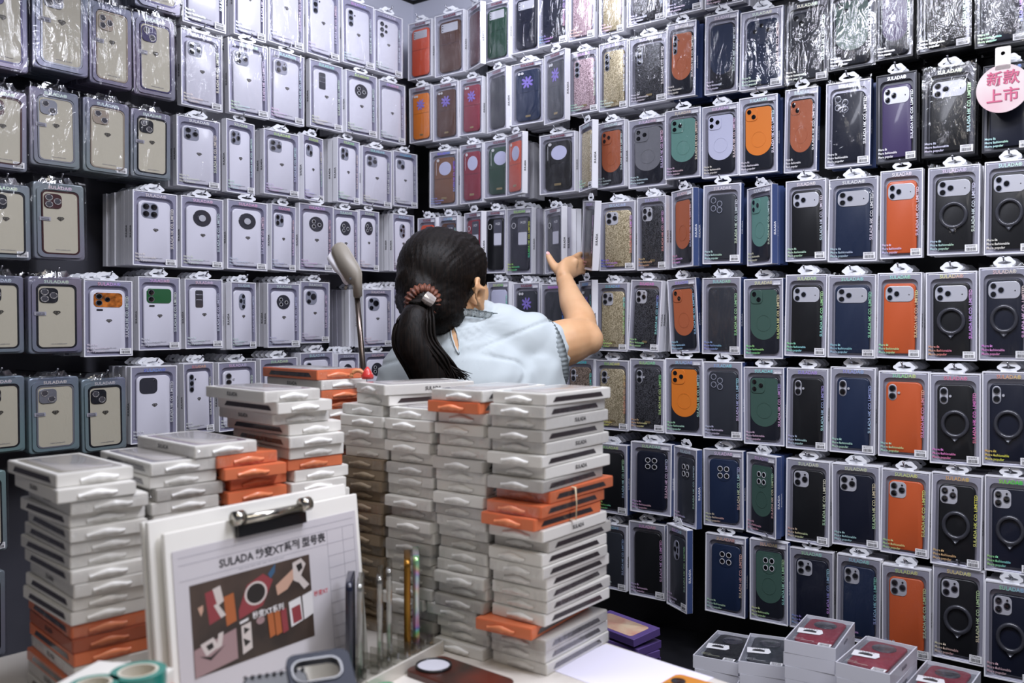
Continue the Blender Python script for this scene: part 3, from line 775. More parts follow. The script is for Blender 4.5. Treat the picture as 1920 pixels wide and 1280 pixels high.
occupied = []
def foot(p, a, w, d, zlo, zhi, front=.004):
    "plan footprint of an upright box whose front is at p and whose depth runs backward"
    ex = Vector((math.cos(a), math.sin(a))); ey = Vector((-math.sin(a), math.cos(a)))
    c = Vector((p.x, p.y)) + ey * ((d - front) / 2)
    return (c, ex, ey, w / 2, (d + front) / 2, zlo, zhi)
def clash(A_, B_, tol=.0006):
    if A_[5] > B_[6] or B_[5] > A_[6]: return False
    dd = B_[0] - A_[0]
    if dd.length_squared > .06: return False
    for ax in (A_[1], A_[2], B_[1], B_[2]):
        ra = A_[3] * abs(ax.dot(A_[1])) + A_[4] * abs(ax.dot(A_[2])); rb = B_[3] * abs(ax.dot(B_[1])) + B_[4] * abs(ax.dot(B_[2]))
        if abs(dd.dot(ax)) > ra + rb - tol: return False
    return True
rears = []
TRIES = sorted(((l_ * .002, f_ * .004) for l_ in range(-8, 9) for f_ in range(0, 14)), key=lambda t: abs(t[0]) * 1.1 + t[1])
rear_budget = 128
stuff_bits = []                     # (matrix, carton material index)
placed = []
def hang(wall, rows):
    global rear_budget
    n, du, ang0 = (N_R, DIR_R, math.atan2(N_R.x, -N_R.y)) if wall == 'R' else (N_L, -DIR_L, math.atan2(N_L.x, -N_L.y))
    wn = 'coloured-case wall' if wall == 'R' else 'clear-case wall'
    end = 'from corner' if wall == 'R' else 'from outer end'
    for ri, (rname, items) in enumerate(rows):
        for ci, (x0, x1, y0, y1, st) in enumerate(items):
            kind, color, mk, flags = st.split(':')
            out = rnd.uniform(-.006, .010)
            P0 = CORNER + n * out
            xc = (x0 + x1) / 2
            top, bot = plane_hit(xc, y0, P0, n), plane_hit(xc, y1, P0, n)
            H = top.z - bot.z
            ctr = (top + bot) / 2
            zc = depth(ctr)
            base_h = H0 + (.010 if kind == 'B' else 0)
            base_w = W0 + (.006 if kind == 'B' else 0)
            yaw = rnd.uniform(-.03, .03)
            if 'y' in flags:
                Wd = 0.100
                best = None
                for k in range(0, 78):
                    th = math.radians(k)
                    a = ang0 + (-th if wall == 'R' else th)
                    ex = Vector((math.cos(a), math.sin(a), 0)) * (Wd / 2)
                    wpx = pix_x(ctr + ex) - pix_x(ctr - ex)
                    e = abs(wpx - (x1 - x0))
                    if best is None or e < best[0]: best = (e, th)
                yaw = -best[1] if wall == 'R' else best[1]
                ctr = ctr + n * (.02 * math.sin(best[1]))
            else:
                Wd = (plane_hit(x1, (y0 + y1) / 2, P0, n) - plane_hit(x0, (y0 + y1) / 2, P0, n)).length
                Wd = max(.080, min(.128, Wd))
            roll = {'o': -.055, 'p': .06}.get(next((f for f in flags if f in 'op'), ''), rnd.uniform(-.012, .012))
            if 'o' in flags or 'p' in flags: Wd = max(Wd - .006, .085)
            sx, sz = Wd / base_w, H / base_h
            a = ang0 + yaw
            rot = (rnd.uniform(-.004, .004), -roll, a)
            cn = COLN.get(color, color)
            desc = f"{cn} {MARKS[mk]} phone case" if 'm' not in flags else f"{cn} {MARKS[mk]} ring-stand case"
            if kind == 'T': desc = f"{cn} half-round {MARKS[mk]} case"
            if kind == 'L': desc = f"{cn} wallet {MARKS[mk]} case"
            if kind == 'B': desc = f"{cn}-rimmed {MARKS[mk]} rainbow-blister case"
            label = f"{desc}, {rname} of {wn}, {ORD[ci]} {end}"
            zlo, zhi = ctr.z - H / 2, ctr.z + H / 2
            for la, fo in TRIES:                       # nudge sideways or forward until clear of the neighbours
                c_ = ctr + du * la + n * fo
                fp = foot(c_, a, Wd, D0, zlo, zhi)
                if not any(clash(fp, q_) for q_ in occupied): break
            ctr = c_
            occupied.append(fp)
            root = build_front((kind, color, mk, flags), label, f"front packages in the {rname} of the {wn}", ctr, rot, (sx, 1, sz), wall)
            placed.append(root)
            # the hook it hangs on
            nb = Vector((math.sin(ang0), -math.cos(ang0), 0))
            hook = ctr + Vector((0, 0, H / 2 + .0105 * sz)) + Vector((math.sin(roll), 0, 0)) * 0
            pg = put('display_hook', cached('peg', mk_peg), [M_STEEL], None, hook, (0, 0, ang0))
            tag(pg, f"steel hook holding {cn} {MARKS[mk]} case, {rname} of {wn}, {ORD[ci]} {end}", 'display hook', f"hooks of the {wn}")
            rears.append((ctr, n, du, a, roll, sx, sz, Wd, H, kind, flags, xc, y0, y1, cn, mk, rname, wn, ci, end, wall))
hang('L', LEFT)
hang('R', RIGHT)
for k in range(1, 8):
    for (ctr, n, du, a, roll, sx, sz, Wd, H, kind, flags, xc, y0, y1, cn, mk, rname, wn, ci, end, wall) in rears:
        rr_ = random.Random(f'{ctr.x:.3f}{ctr.z:.3f}')
        deep = 3 if 'y' in flags else rr_.choice((4, 5, 6, 7))
        if k > deep: continue
        gap = D0 + (.0022 if 'y' not in flags else .006) + (.002 if kind == 'B' else 0)
        p = ctr - n * (gap * k) + du * rnd.uniform(-.003, .003) + Vector((0, 0, rnd.uniform(-.002, .002)))
        rz = a + rnd.uniform(-.010, .010)
        fp = foot(p, rz, Wd * .985, D0, p.z - H / 2, p.z + H / 2 + .018, .0)
        if any(clash(fp, q_, .0002) for q_ in occupied): continue
        if max((WALL_CORNER - p).dot(N_R), (WALL_CORNER - p).dot(N_L)) > -.030: continue
        occupied.append(fp)
        mtl = M_BLACKCARD if 'k' in flags else (M_NAVYCARD if 'n' in flags else (M_HOLO if kind == 'B' else (M_WHITE if rnd.random() < .8 else M_GREYCARD)))
        visible = 0 < xc < 1915 and y1 > 20 and y0 < 1270 and not (700 < xc < 1050 and y0 > 560)
        if k == 1 and visible and rear_budget > 0:
            rear_budget -= 1
            rt = put('boxed_phone_case', cached('rear', mk_rear), [mtl], None, p, (0, -roll, rz), (sx * .985, 1, sz * .99))
            tag(rt, f"box edge behind {cn} {MARKS[mk]} case, {rname} of {wn}, {ORD[ci]} {end}", 'boxed phone case', f"second boxes in the {rname} of the {wn}")
            if kind == 'B': put('hanger', cached('hood', mk_hood), [M_HOOD], rt, (0, .0105, H0 / 2 - .001))
            else:
                put('hang_tab', cached('tab', mk_tab), [M_TAB], rt, (0, .004, H0 / 2 + .0085))
                s = 1 if wall == 'R' else -1
                put('spine_lettering', text_mesh('SULADA', .0085, bold=.0002), [M_WHITE if mtl in (M_NAVYCARD, M_BLACKCARD) else M_DARKPRINT], rt, (s * (W0 / 2 + .0006), D0 / 2, -.01), (0, -math.pi / 2, s * math.pi / 2))
        else:
            stuff_bits.append((Matrix.Translation(p) @ Matrix.Rotation(rz, 4, 'Z') @ Matrix.Rotation(-roll, 4, 'Y') @ Matrix.Diagonal((sx * .985, 1, sz * .99, 1)), mtl, kind == 'B'))

# everything further back on the hooks: hundreds of box edges and hang tabs
bm = bmesh.new()
slots = [M_WHITE, M_GREYCARD, M_NAVYCARD, M_BLACKCARD, M_HOLO, M_TAB]
tabm = cached('tab', mk_tab)
for mx, mtl, bl in stuff_bits:
    vs = add_box(bm, (-W0 / 2, 0, -H0 / 2), (W0 / 2, D0 * .97, H0 / 2), slots.index(mtl))
    for v in vs: v.co = mx @ v.co
    if not bl:
        vv = [bm.verts.new(mx @ (v.co + Vector((0, .004, H0 / 2 + .0085)))) for v in tabm.vertices]
        for pl in tabm.polygons:
            try: bm.faces.new([vv[i] for i in pl.vertices]).material_index = 5
            except ValueError: pass
bmesh.ops.recalc_face_normals(bm, faces=bm.faces)
o = put('boxed_phone_cases_behind', done(bm, 'behind'), slots)
tag(o, 'box edges and hang tabs packed behind the front packages along all the hooks', 'boxed phone case', None, 'stuff')
# ------------------------------------------------------------------ the counter
CT = 0.85
M_COUNTER = vary(mat('pale_counter_top', '#cfc9c0', rough=0.3, coat=0.3), 5, '#c9c2b8', '#d6d1c9')
M_COUNTERBODY = mat('grey_counter_front', '#6c6a68', rough=0.5)
def poly_slab(pts, z0, z1, name):
    bm = bmesh.new()
    a = [bm.verts.new((x, y, z0)) for x, y in pts]; b = [bm.verts.new((x, y, z1)) for x, y in pts]
    bridge(bm, a, b); bm.faces.new(a[::-1]); bm.faces.new(b)
    bmesh.ops.recalc_face_normals(bm, faces=bm.faces)
    return done(bm, name)
top_pts = [(-1.00, .45), (.62, .45), (.62, 1.065), (.186, 1.508), (-.09, 1.80), (-.24, 1.88), (-.47, 1.88), (-1.00, 1.28)]
t = tag(empty('shop_counter', (0, 0, 0)), 'pale V-shaped shop counter under the stacks of flat case boxes', 'counter')
put('counter_top', poly_slab(top_pts, CT - .035, CT, 'counter_top'), [M_COUNTER], t)
cx = sum(p[0] for p in top_pts) / 8; cy = sum(p[1] for p in top_pts) / 8
put('counter_body', poly_slab([(cx + (x - cx) * .93, cy + (y - cy) * .93) for x, y in top_pts], 0.0, CT - .035, 'counter_body'), [M_COUNTERBODY], t)

# ------------------------------------------------------------------ stacks of flat boxes
BL, BW, BT = .190, .105, .0185
M_BOX = {'w': mat('white_box_card', '#dedcd6', rough=0.5, coat=0.25), 'o': mat('orange_box_card', '#d9764c', rough=0.5, coat=0.3), 'g': mat('frosted_box', '#b9b6b0', rough=0.35, coat=0.4),
         'k': mat('kraft_box', '#8d7c66', rough=0.5, coat=0.3), 'r': mat('russet_box', '#a3553a', rough=0.5, coat=0.3)}
M_BOXTAB = {'w': mat('white_box_tab', '#efeee9', rough=0.4, coat=0.2), 'o': mat('orange_box_tab', '#e88a5e', rough=0.4, coat=0.2), 'g': mat('grey_box_tab', '#d4d2cd', rough=0.4), 'k': mat('kraft_box_tab', '#a08f78', rough=0.5), 'r': mat('russet_box_tab', '#b5653f', rough=0.5)}
M_BOXWIN = mat('dark_side_window', '#3a3436', rough=0.18, coat=0.6)
M_BOXTOP = mat('smoky_box_window', '#8d8890', rough=0.15, coat=0.6)
M_BOXTOP2 = mat('mauve_box_window', '#a391a0', rough=0.15, coat=0.6)
M_BOXTOP3 = mat('buff_box_window', '#a59f90', rough=0.2, coat=0.6)
def mk_flatbox():
    bm = bmesh.new()
    add_box(bm, (-BW / 2, 0, 0), (BW / 2, BL, BT))
    bmesh.ops.recalc_face_normals(bm, faces=bm.faces)
    bmesh.ops.bevel(bm, geom=list(bm.edges), offset=.0012, segments=2, affect='EDGES')
    return done(bm, 'carton')
def mk_flattab():
    "hang tab folded flat against the short end"
    bm = bmesh.new()
    n = 13
    lo = [(-.026 + .052 * i / (n - 1), .0035 + .0022 * abs(math.sin(i * 2.2))) for i in range(n)]
    hi = [(-.026 + .052 * i / (n - 1), .0118 + .0022 * math.cos((i - 6) * .55)) for i in range(n)]
    rows = []
    for y in (0.0, -.0042):
        rows.append(([bm.verts.new((x, y * (1 - .55 * abs(x) / .026), z)) for x, z in lo], [bm.verts.new((x, y * (1 - .75 * abs(x) / .026), z)) for x, z in hi]))
    bridge(bm, rows[1][0], rows[1][1], 0, False)
    bridge(bm, rows[0][1], rows[1][1], 0, False); bridge(bm, rows[0][0], rows[1][0], 0, False)
    bmesh.ops.recalc_face_normals(bm, faces=bm.faces)
    return done(bm, 'hang_tab', True)
def mk_sidewin():
    bm = bmesh.new()
    p = [(.018, .0050), (.166, .0050), (.158, .0128), (.026, .0128)]
    for s in (-1, 1):
        f = bm.faces.new([bm.verts.new((s * (BW / 2 + .0004), y, z)) for y, z in p])
    bmesh.ops.recalc_face_normals(bm, faces=bm.faces)
    return done(bm, 'side_window')
def mk_wrap(seed):
    def fn():
        r = random.Random(seed); bm = bmesh.new()
        nz = 4
        def sheet(f, nu, nv):
            g = [[bm.verts.new(f(i / nu, j / nv)) for i in range(nu + 1)] for j in range(nv + 1)]
            for j in range(nv):
                for i in range(nu): bm.faces.new((g[j][i], g[j][i + 1], g[j + 1][i + 1], g[j + 1][i]))
        def nz_(a, b): return .0007 * (noise.noise(Vector((a * 60, b * 90, seed * 3.1))) + .8)
        sheet(lambda u, v: (-(BW / 2) + BW * u, -.0045 - nz_(u * BW, v * BT), .001 + (BT - .002) * v), 18, 4)
        for s in (-1, 1):
            sheet(lambda u, v, s=s: (s * (BW / 2 + .0008 + nz_(u * BL, v * BT)), BL * u, .001 + (BT - .002) * v), 22, 3)
        # a crinkled end of the bag sticking out at the front corners
        for s in (-1, 1):
            sheet(lambda u, v, s=s: (s * (BW / 2 - .02 * u), -.006 - .006 * (1 - u) * r.random(), .004 + (.010 + .004 * r.random()) * v), 4, 3)
        return done(bm, 'film_bag', True)
    return cached(('wrap', seed), fn)
COLNAME = {'w': 'white', 'o': 'orange', 'g': 'grey', 'k': 'kraft-brown', 'r': 'russet'}
stacked = []
CARD = ['topmost', 'second', 'third', 'fourth', 'fifth', 'sixth', 'seventh', 'eighth', 'ninth', 'tenth', 'eleventh', 'twelfth', 'thirteenth', 'fourteenth', 'fifteenth', 'sixteenth', 'seventeenth', 'eighteenth', 'nineteenth', 'twentieth',
        'twenty-first', 'twenty-second', 'twenty-third', 'twenty-fourth', 'twenty-fifth', 'twenty-sixth']
def stack(corner, phi, side, colors, where, seed, topcol=None, shifts=None, jit=.009, twist=.03, group=None):
    """corner: nearest bottom corner (x, y). side 'R': long side runs right-away; 'L': long side runs left-away."""
    r = random.Random(seed)
    n = len(colors)
    for i, c in enumerate(colors):                       # top to bottom
        z = CT + (n - 1 - i) * (BT + .0005)
        rot = -phi if side == 'R' else phi
        sh, tw = (shifts or {}).get(i, (None, None))
        tw = r.uniform(-twist, twist) if tw is None else tw
        a = rot + tw
        ex = Vector((math.cos(a), math.sin(a), 0)); ey = Vector((-math.sin(a), math.cos(a), 0))
        e0 = Vector((math.cos(rot), math.sin(rot), 0)); f0 = Vector((-math.sin(rot), math.cos(rot), 0))
        org = Vector((corner[0], corner[1], z)) + (ex * (-BW / 2) if side == 'R' else ex * (BW / 2))
        org += e0 * r.uniform(-jit, jit) * .22 + f0 * r.uniform(-jit, jit)
        if sh: org += e0 * sh[0] + f0 * sh[1]
        away = -e0 if side == 'R' else e0
        for _ in range(18):                                # keep clear of the neighbouring stack
            fpb = foot(org, a, BW + .005, BL, z + .001, z + BT - .001, .004)
            if not any(clash(fpb, q_, .0002) for q_ in stacked): break
            org = org + away * .001
        stacked.append(fpb)
        root = empty('flat_case_box', org, (0, 0, a))
        nm = COLNAME[c]
        tag(root, f"{nm} flat case box, {CARD[i]} from the top of {where}" if i else f"{nm} flat case box on top of {where}", 'box', group or f"flat boxes of {where}")
        put('carton', cached('flatbox', mk_flatbox), [M_BOX[c]], root)
        put('hang_tab', cached('flattab', mk_flattab), [M_BOXTAB[c]], root, (r.uniform(-.006, .006), -.0002, 0))
        put('side_window', cached('sidewin', mk_sidewin), [M_BOXWIN], root) if r.random() < .6 or c == 'o' else put('side_lettering', text_mesh('SULADA', .009, bold=.0002), [M_DARKPRINT], root,
            ((1 if side == 'R' else -1) * (BW / 2 + .0006), .10, BT / 2), (0, 0, (math.pi / 2 if side == 'R' else -math.pi / 2)))
        if r.random() < .5: put('film_bag', mk_wrap(r.randrange(5)), [M_WRAP], root)
        if i == 0:
            put('top_window', cached('topwin', mk_topwin), [topcol or M_BOXTOP], root)
            put('phone_case', cached('topcase', mk_topcase), [M_TOPCASE], root)
def mk_topwin():
    bm = bmesh.new(); pts = rr(BW - .016, BL - .024, .006, 4)
    bm.faces.new([bm.verts.new((x, BL / 2 + z, BT + .0004)) for x, z in pts]); return done(bm, 'top_window')
def mk_topcase():
    bm = bmesh.new(); pts = rr(.072, .15, .012, 5)
    a = [bm.verts.new((x, BL / 2 + z, BT + .0005)) for x, z in pts]; b = [bm.verts.new((x * .97, BL / 2 + z * .98, BT + .0016)) for x, z in pts]
    bridge(bm, a, b); bm.faces.new(b); return done(bm, 'phone_case', True)
M_TOPCASE = mat('pale_boxed_case', '#a39f9b', rough=0.25, coat=0.4)
M_WRAP = film_mat('box_cellophane', 0.06, 60, 1.0)

# row whose boxes show their long window sides to the camera's left: near end first
pL = math.radians(45)
def lrow(k): return (-.602 + .0795 * k, 1.228 + .0795 * k)
stack(lrow(0), pL, 'L', 'wwwwwwwwwwworowowww'[:18].replace('x', 'w'), 'the tape-roll stack', 11, M_BOXTOP3, {0: ((-.016, 0), .03), 1: ((-.020, -.006), -.02)})
stack(lrow(1), pL, 'L', 'wwgwwwwwwgwwwwwwww', 'the grey-white stack nearest the tape-roll stack', 12, M_BOXTOP)
stack(lrow(2), pL, 'L', 'wooooowowwowwwowwww', 'the stack with five orange layers', 13, M_BOXTOP2, {0: ((-.045, -.004), .04), 1: ((-.030, -.008), .02), 2: ((-.015, 0), -.05), 3: ((.0, 0), .08), 4: ((.004, -.006), .03), 5: ((.008, -.004), .04)})
stack(lrow(3), pL, 'L', 'wwwwwwowwwwwowwwwwwwwww', 'the stack behind the clipboard clip', 14, M_BOXTOP2, {0: ((-.042, -.006), .02), 1: ((-.022, 0), .03), 2: ((-.020, .004), -.02), 3: ((.004, 0), .05)})
stack((-.362, 1.700), pL, 'L', 'owoowoogrgwwwowwwwwwwwww', 'the narrow orange-and-white stack', 15, M_BOXTOP2)
# row whose boxes show their tabs to the camera's left and long sides to the right
pR = math.radians(36)
RC = (.050, 1.385)
def rrow(k): return (RC[0] - (.1130) * math.cos(pR) * k, RC[1] + (.1130) * math.sin(pR) * k)
stack(rrow(0), pR, 'R', 'wwwgwwwgooowgwwwwwwogww', 'the tall rubber-band stack', 21, M_BOXTOP3, {8: ((0, .004), -.02), 9: ((.003, -.012), .0), 10: ((-.002, -.014), -.03), 19: ((-.016, -.012), .06)}, jit=.010, twist=.035)
stack(rrow(1), pR, 'R', 'wowwwwgwwwgwwgwwwwgwwww', 'the stack beside the rubber-band stack', 22, M_BOXTOP, {1: ((-.006, -.006), .04)})
stack(rrow(2), pR, 'R', 'wwwwwgwwwgwwgwwgwwwgw', 'the stack beside the kraft-brown one', 23, M_BOXTOP)
stack(rrow(3), pR, 'R', 'wwwwwwwkkkkkkkkkkkkkkkk', 'the kraft-brown based stack', 24, M_BOXTOP, {0: ((.004, -.010), -.30), 1: ((.006, -.004), -.22)}, twist=.03)

# ------------------------------------------------------------------ rubber band on the three orange boxes
zb = CT + (23 - 8 - .5) * (BT + .0005)
# ------------------------------------------------------------------ clipboard stand with a price sheet
M_BOARD = mat('white_board', '#eceae4', rough=0.4, coat=0.1)
M_PAPER = mat('white_paper', '#c6c2c6', rough=0.7)
M_CLIP = mat('chrome_clip', '#b8b4aa', rough=0.2, metal=1.0)
M_CLIPBLACK = mat('black_clip_lip', '#151517', rough=0.3, coat=0.4)
M_PHOTO = vary(mat('brown_photo_print', '#3b312b', rough=0.5), 14, '#332a26', '#4a3c34')
BLc, BRc = Vector((-.442, 1.15, 0)), Vector((-.243, 1.42, 0))
bx = (BRc - BLc).normalized(); bw = (BRc - BLc).length
BHt = .272
def clipboard_frame(back, lean):
    ang = math.atan2(bx.y, bx.x)
    nrm = Vector((bx.y, -bx.x, 0))
    return BLc - nrm * back, (-lean, 0, ang)
LEAN = .10
def board_mesh(w, h, t):
    bm = bmesh.new(); add_box(bm, (0, 0, 0), (w, t, h)); bmesh.ops.recalc_face_normals(bm, faces=bm.faces)
    bmesh.ops.bevel(bm, geom=list(bm.edges), offset=.001, segments=2, affect='EDGES'); return done(bm, 'board')
for k, (bk, ww, hh, xo, lab) in enumerate(((.013, bw + .012, .288, -.018, 'white clipboard standing directly behind the price-sheet clipboard'), (.026, bw + .006, .286, -.022, 'white clipboard standing hindmost of the three by the box stacks'))):
    loc, rot = clipboard_frame(bk, LEAN)
    c = put('clipboard', board_mesh(ww, hh, .007), [M_BOARD], None, loc + bx * .001 + Vector((0, 0, CT)), rot)
    tag(c, lab, 'clipboard', 'clipboards standing on the counter')
loc, rot = clipboard_frame(0, LEAN)
cb = tag(empty('clipboard', loc + Vector((0, 0, CT)), rot), 'white clipboard with chrome clip holding a printed price sheet', 'clipboard', 'clipboards standing on the counter')
put('board', board_mesh(bw + .010, BHt, .007), [M_BOARD], cb, (.0145, 0, 0))
bm = bmesh.new(); add_box(bm, (.124, -.009, .2465), (.246, -.001, .2625)); put('clip_lip', done(bm, 'clip_lip'), [M_CLIPBLACK], cb)
bm = bmesh.new()
tube(bm, [(.128, -.008, BHt - .002), (.246, -.008, BHt - .002)], .0065, 10)
for x in (.124, .244): tube(bm, [(x - .008, -.010, BHt + .002), (x + .008, -.010, BHt + .002)], .0105, 12)
add_box(bm, (.132, -.008, .258), (.240, -.004, BHt))
put('clip_spring', done(bm, 'clip_spring', True), [M_CLIP], cb)
# the sheet: a thing held by the clip, lying on the board
sh = tag(empty('price_sheet', loc + Vector((0, 0, CT)), rot), 'printed price sheet with a brown product photo under the clip', 'paper')
pu0, pu1, pv0, pv1 = .024, .352, .038, .2465
bm = bmesh.new(); add_box(bm, (pu0, -.0012, pv0), (pu1, -.0004, pv1)); put('sheet', done(bm, 'sheet'), [M_PAPER], sh)
def quad2(bm, pts, y, mi=0):
    bm.faces.new([bm.verts.new((x, y, z)) for x, z in pts][::1]).material_index = mi
px0, px1, pz1, pz0 = .046, .252, .197, .075
bm = bmesh.new(); add_box(bm, (px0, -.0016, pz0), (px1, -.0012, pz1)); put('printed_photo', done(bm, 'printed_photo'), [M_PHOTO], sh)
# collage on the photo
M_PR = {'red': mat('print_red', '#8a3b40', rough=.5), 'orange': mat('print_orange', '#a95f35', rough=.5), 'pale': mat('print_pale', '#c9bfba', rough=.5), 'pink': mat('print_pink', '#9a7f80', rough=.5), 'skin': mat('print_skin', '#c09a86', rough=.5),
        'black': mat('print_black', '#26211f', rough=.5), 'blue': mat('print_blue', '#3a5a78', rough=.5), 'white': mat('print_white', '#d9d6d6', rough=.5)}
keys = list(M_PR)
bm = bmesh.new()
pwid, phei = px1 - px0, pz1 - pz0
lay = [0]
def shp(col, pts):
    lay[0] += 1
    quad2(bm, [(px0 + u * pwid, pz1 - v * phei) for u, v in pts], -.0017 - .00004 * lay[0], keys.index(col))
def disc(col, u, v, ru, rv, n=22): shp(col, [(u + ru * math.cos(2 * math.pi * i / n), v + rv * math.sin(2 * math.pi * i / n)) for i in range(n)])
shp('red', [(.11, .12), (.20, .10), (.22, .44), (.13, .48)]); shp('pale', [(.17, .10), (.23, .08), (.25, .26), (.20, .30)]); shp('orange', [(.25, .22), (.33, .20), (.34, .52), (.26, .55)]); shp('pale', [(.17, .28), (.20, .27), (.26, .42), (.22, .44)]); shp('skin', [(.05, .26), (.09, .24), (.09, .30), (.07, .36)])
shp('red', [(.44, .16), (.58, .08), (.66, .18), (.56, .44), (.36, .52), (.36, .42)]); disc('pale', .51, .28, .095, .135); disc('black', .51, .28, .078, .112); shp('blue', [(.62, .10), (.69, .0), (.68, .10), (.64, .16)])
shp('skin', [(.68, .26), (.84, .12), (.88, .18), (.78, .34), (.69, .38)]); shp('pale', [(.84, .05), (.92, .02), (.96, .10), (.88, .30), (.84, .26)]); shp('black', [(.87, .09), (.92, .07), (.93, .14), (.89, .18)]); shp('pale', [(.84, .20), (.88, .17), (.98, .36), (.93, .40)])
shp('pink', [(.0, .70), (.33, .60), (.33, .94), (.0, 1.0)]); shp('pale', [(.05, .66), (.15, .62), (.19, .74), (.09, .80)]); shp('black', [(.09, .69), (.14, .67), (.15, .73), (.11, .75)]); shp('pale', [(.19, .60), (.23, .59), (.21, .74), (.17, .76)]); shp('black', [(.04, .78), (.12, .86), (.24, .74), (.12, .82)])
shp('pale', [(.37, .60), (.45, .58), (.45, .88), (.37, .92)]); shp('black', [(.39, .62), (.44, .66), (.39, .70)]); shp('black', [(.38, .74), (.44, .80), (.39, .84)]); disc('pink', .53, .60, .035, .045)
for i, c in enumerate(('orange', 'orange', 'red')): shp(c, [(.59 + .057 * i, .56), (.64 + .057 * i, .55), (.65 + .057 * i, .82), (.60 + .057 * i, .84)])
shp('white', [(.78, .50), (.89, .47), (.90, .76), (.79, .80)]); shp('red', [(.80, .58), (.88, .56), (.89, .75), (.81, .77)]); shp('white', [(.905, .47), (1.0, .44), (1.0, .72), (.91, .76)])
shp('white', [(.36, .545), (.43, .525), (.43, .555), (.36, .575)])
put('product_pictures', done(bm, 'product_pictures'), [M_PR[k] for k in keys], sh)
put('photo_lettering', text_mesh('秒变XT系列', .0105, 'LEFT', bold=.0002), [M_PR['white']], sh, (px0 + pwid * .46, -.0042, pz1 - phei * .525))
put('title_lettering', text_mesh('SULADA 秒变XT系列 型号表', .0152, 'CENTER', bold=.0004), [mat('title_ink', '#3c3a3e', rough=.6)], sh, (.190, -.0016, .2155))
put('subtitle_lettering', text_mesh('— — — — — — — —', .008, 'CENTER'), [M_GREYPRINT], sh, (.165, -.0016, .2025))
put('red_lettering', text_mesh('秒变XT', .0085, 'LEFT', bold=.0001), [mat('red_ink', '#c4424e', rough=.6)], sh, (px1 + .004, -.0016, .1355))
bm = bmesh.new()
for z in (.236, .226, .205, .045): add_box(bm, (.032, -.0014, z - .0003), (pu1 - .006, -.0012, z + .0003))
for x in (.290, .322, pu1 - .006): add_box(bm, (x - .0003, -.0014, .045), (x + .0003, -.0012, .226))
for z in (.186, .168, .150, .132, .114, .096, .078, .060): add_box(bm, (.290, -.0014, z - .0003), (pu1 - .006, -.0012, z + .0003))
put('table_lines', done(bm, 'table_lines'), [mat('table_ink', '#9a98a0', rough=.6)], sh)
# ------------------------------------------------------------------ small things on and around the counter
def on_counter(px, py):
    d = ray(px, py); return EYE + d * ((CT - EYE.z) / d.z)
# rubber band round the three orange boxes of the end stack
M_RUBBER = mat('pale_rubber', '#d8c9a8', rough=0.6)
r0 = rrow(0)
ex = Vector((math.cos(pR), -math.sin(pR), 0)); ey = Vector((math.sin(pR), math.cos(pR), 0))
zc0, zc1 = CT + 12 * (BT + .0005), CT + 15 * (BT + .0005)
bm = bmesh.new()
pts = []
o_ = Vector((r0[0], r0[1], 0)) + ey * .075
for a, z in ((.010, zc0 + .004), (.011, (zc0 + zc1) / 2), (.009, zc1 - .002), (-.02, zc1 - .0002), (-.09, zc1 - .0002), (-.122, zc1 - .002), (-.122, zc0 + .004), (-.09, zc0 + .0005), (-.02, zc0 + .0005)):
    pts.append(o_ + ex * a + Vector((0, 0, z)))
pts.append(pts[0])
tube(bm, pts, [(.0009, .0022)] * len(pts), 6)
tag(put('rubber_band', done(bm, 'rubber_band', True), [M_RUBBER]), 'pale rubber band around the orange boxes of the tall end stack', 'rubber band')

# phone-frame samples standing in a clear acrylic rack
def frame_mesh(w, h, d, t, r):
    bm = bmesh.new(); ring(bm, rr(w, h, r, 6), rr(w - 2 * t, h - 2 * t, max(r - t, .001), 6), d / 2, -d / 2); return done(bm, 'frame', True)
M_ACRYL = film_mat('clear_acrylic', 0.18, 20, 0.15, rough=.05, tint=(.90, .90, .88, 1))
M_ACRYL2 = mat('milky_acrylic', '#cfcac0', rough=.2, coat=.5, alpha=1.0)
rack_yaw = math.radians(59.5)
P0 = Vector((-.244 + .0955 * math.cos(rack_yaw), 1.36 + .0955 * math.sin(rack_yaw), CT))
rx, ry = Vector((math.cos(rack_yaw), math.sin(rack_yaw), 0)), Vector((-math.sin(rack_yaw), math.cos(rack_yaw), 0))
rk = tag(empty('sample_rack', P0, (0, 0, rack_yaw)), 'low clear acrylic rack on the counter holding upright phone frame samples', 'rack')
bm = bmesh.new(); add_box(bm, (-.115, -.045, 0), (.080, .012, .006)); put('base', done(bm, 'base'), [M_ACRYL2], rk)
for i in range(8):
    bm = bmesh.new(); add_box(bm, (-.108 + .0235 * i, -.044, .006), (-.1045 + .0235 * i, .011, .036)); put('divider', done(bm, 'divider'), [M_ACRYL], rk)
bm = bmesh.new(); add_box(bm, (-.115, -.049, 0), (.080, -.045, .020)); put('front_strip', done(bm, 'front_strip'), [M_ACRYL2], rk)
M_SMP = {'navy': mat('navy_frame', '#11152a', rough=.25, coat=.5), 'gold': mat('gold_frame', '#8d6426', rough=.22, metal=.8), 'blue': foil('blue_iridescent_frame', 22, .75, .55, rough=.2, metal=.6)}
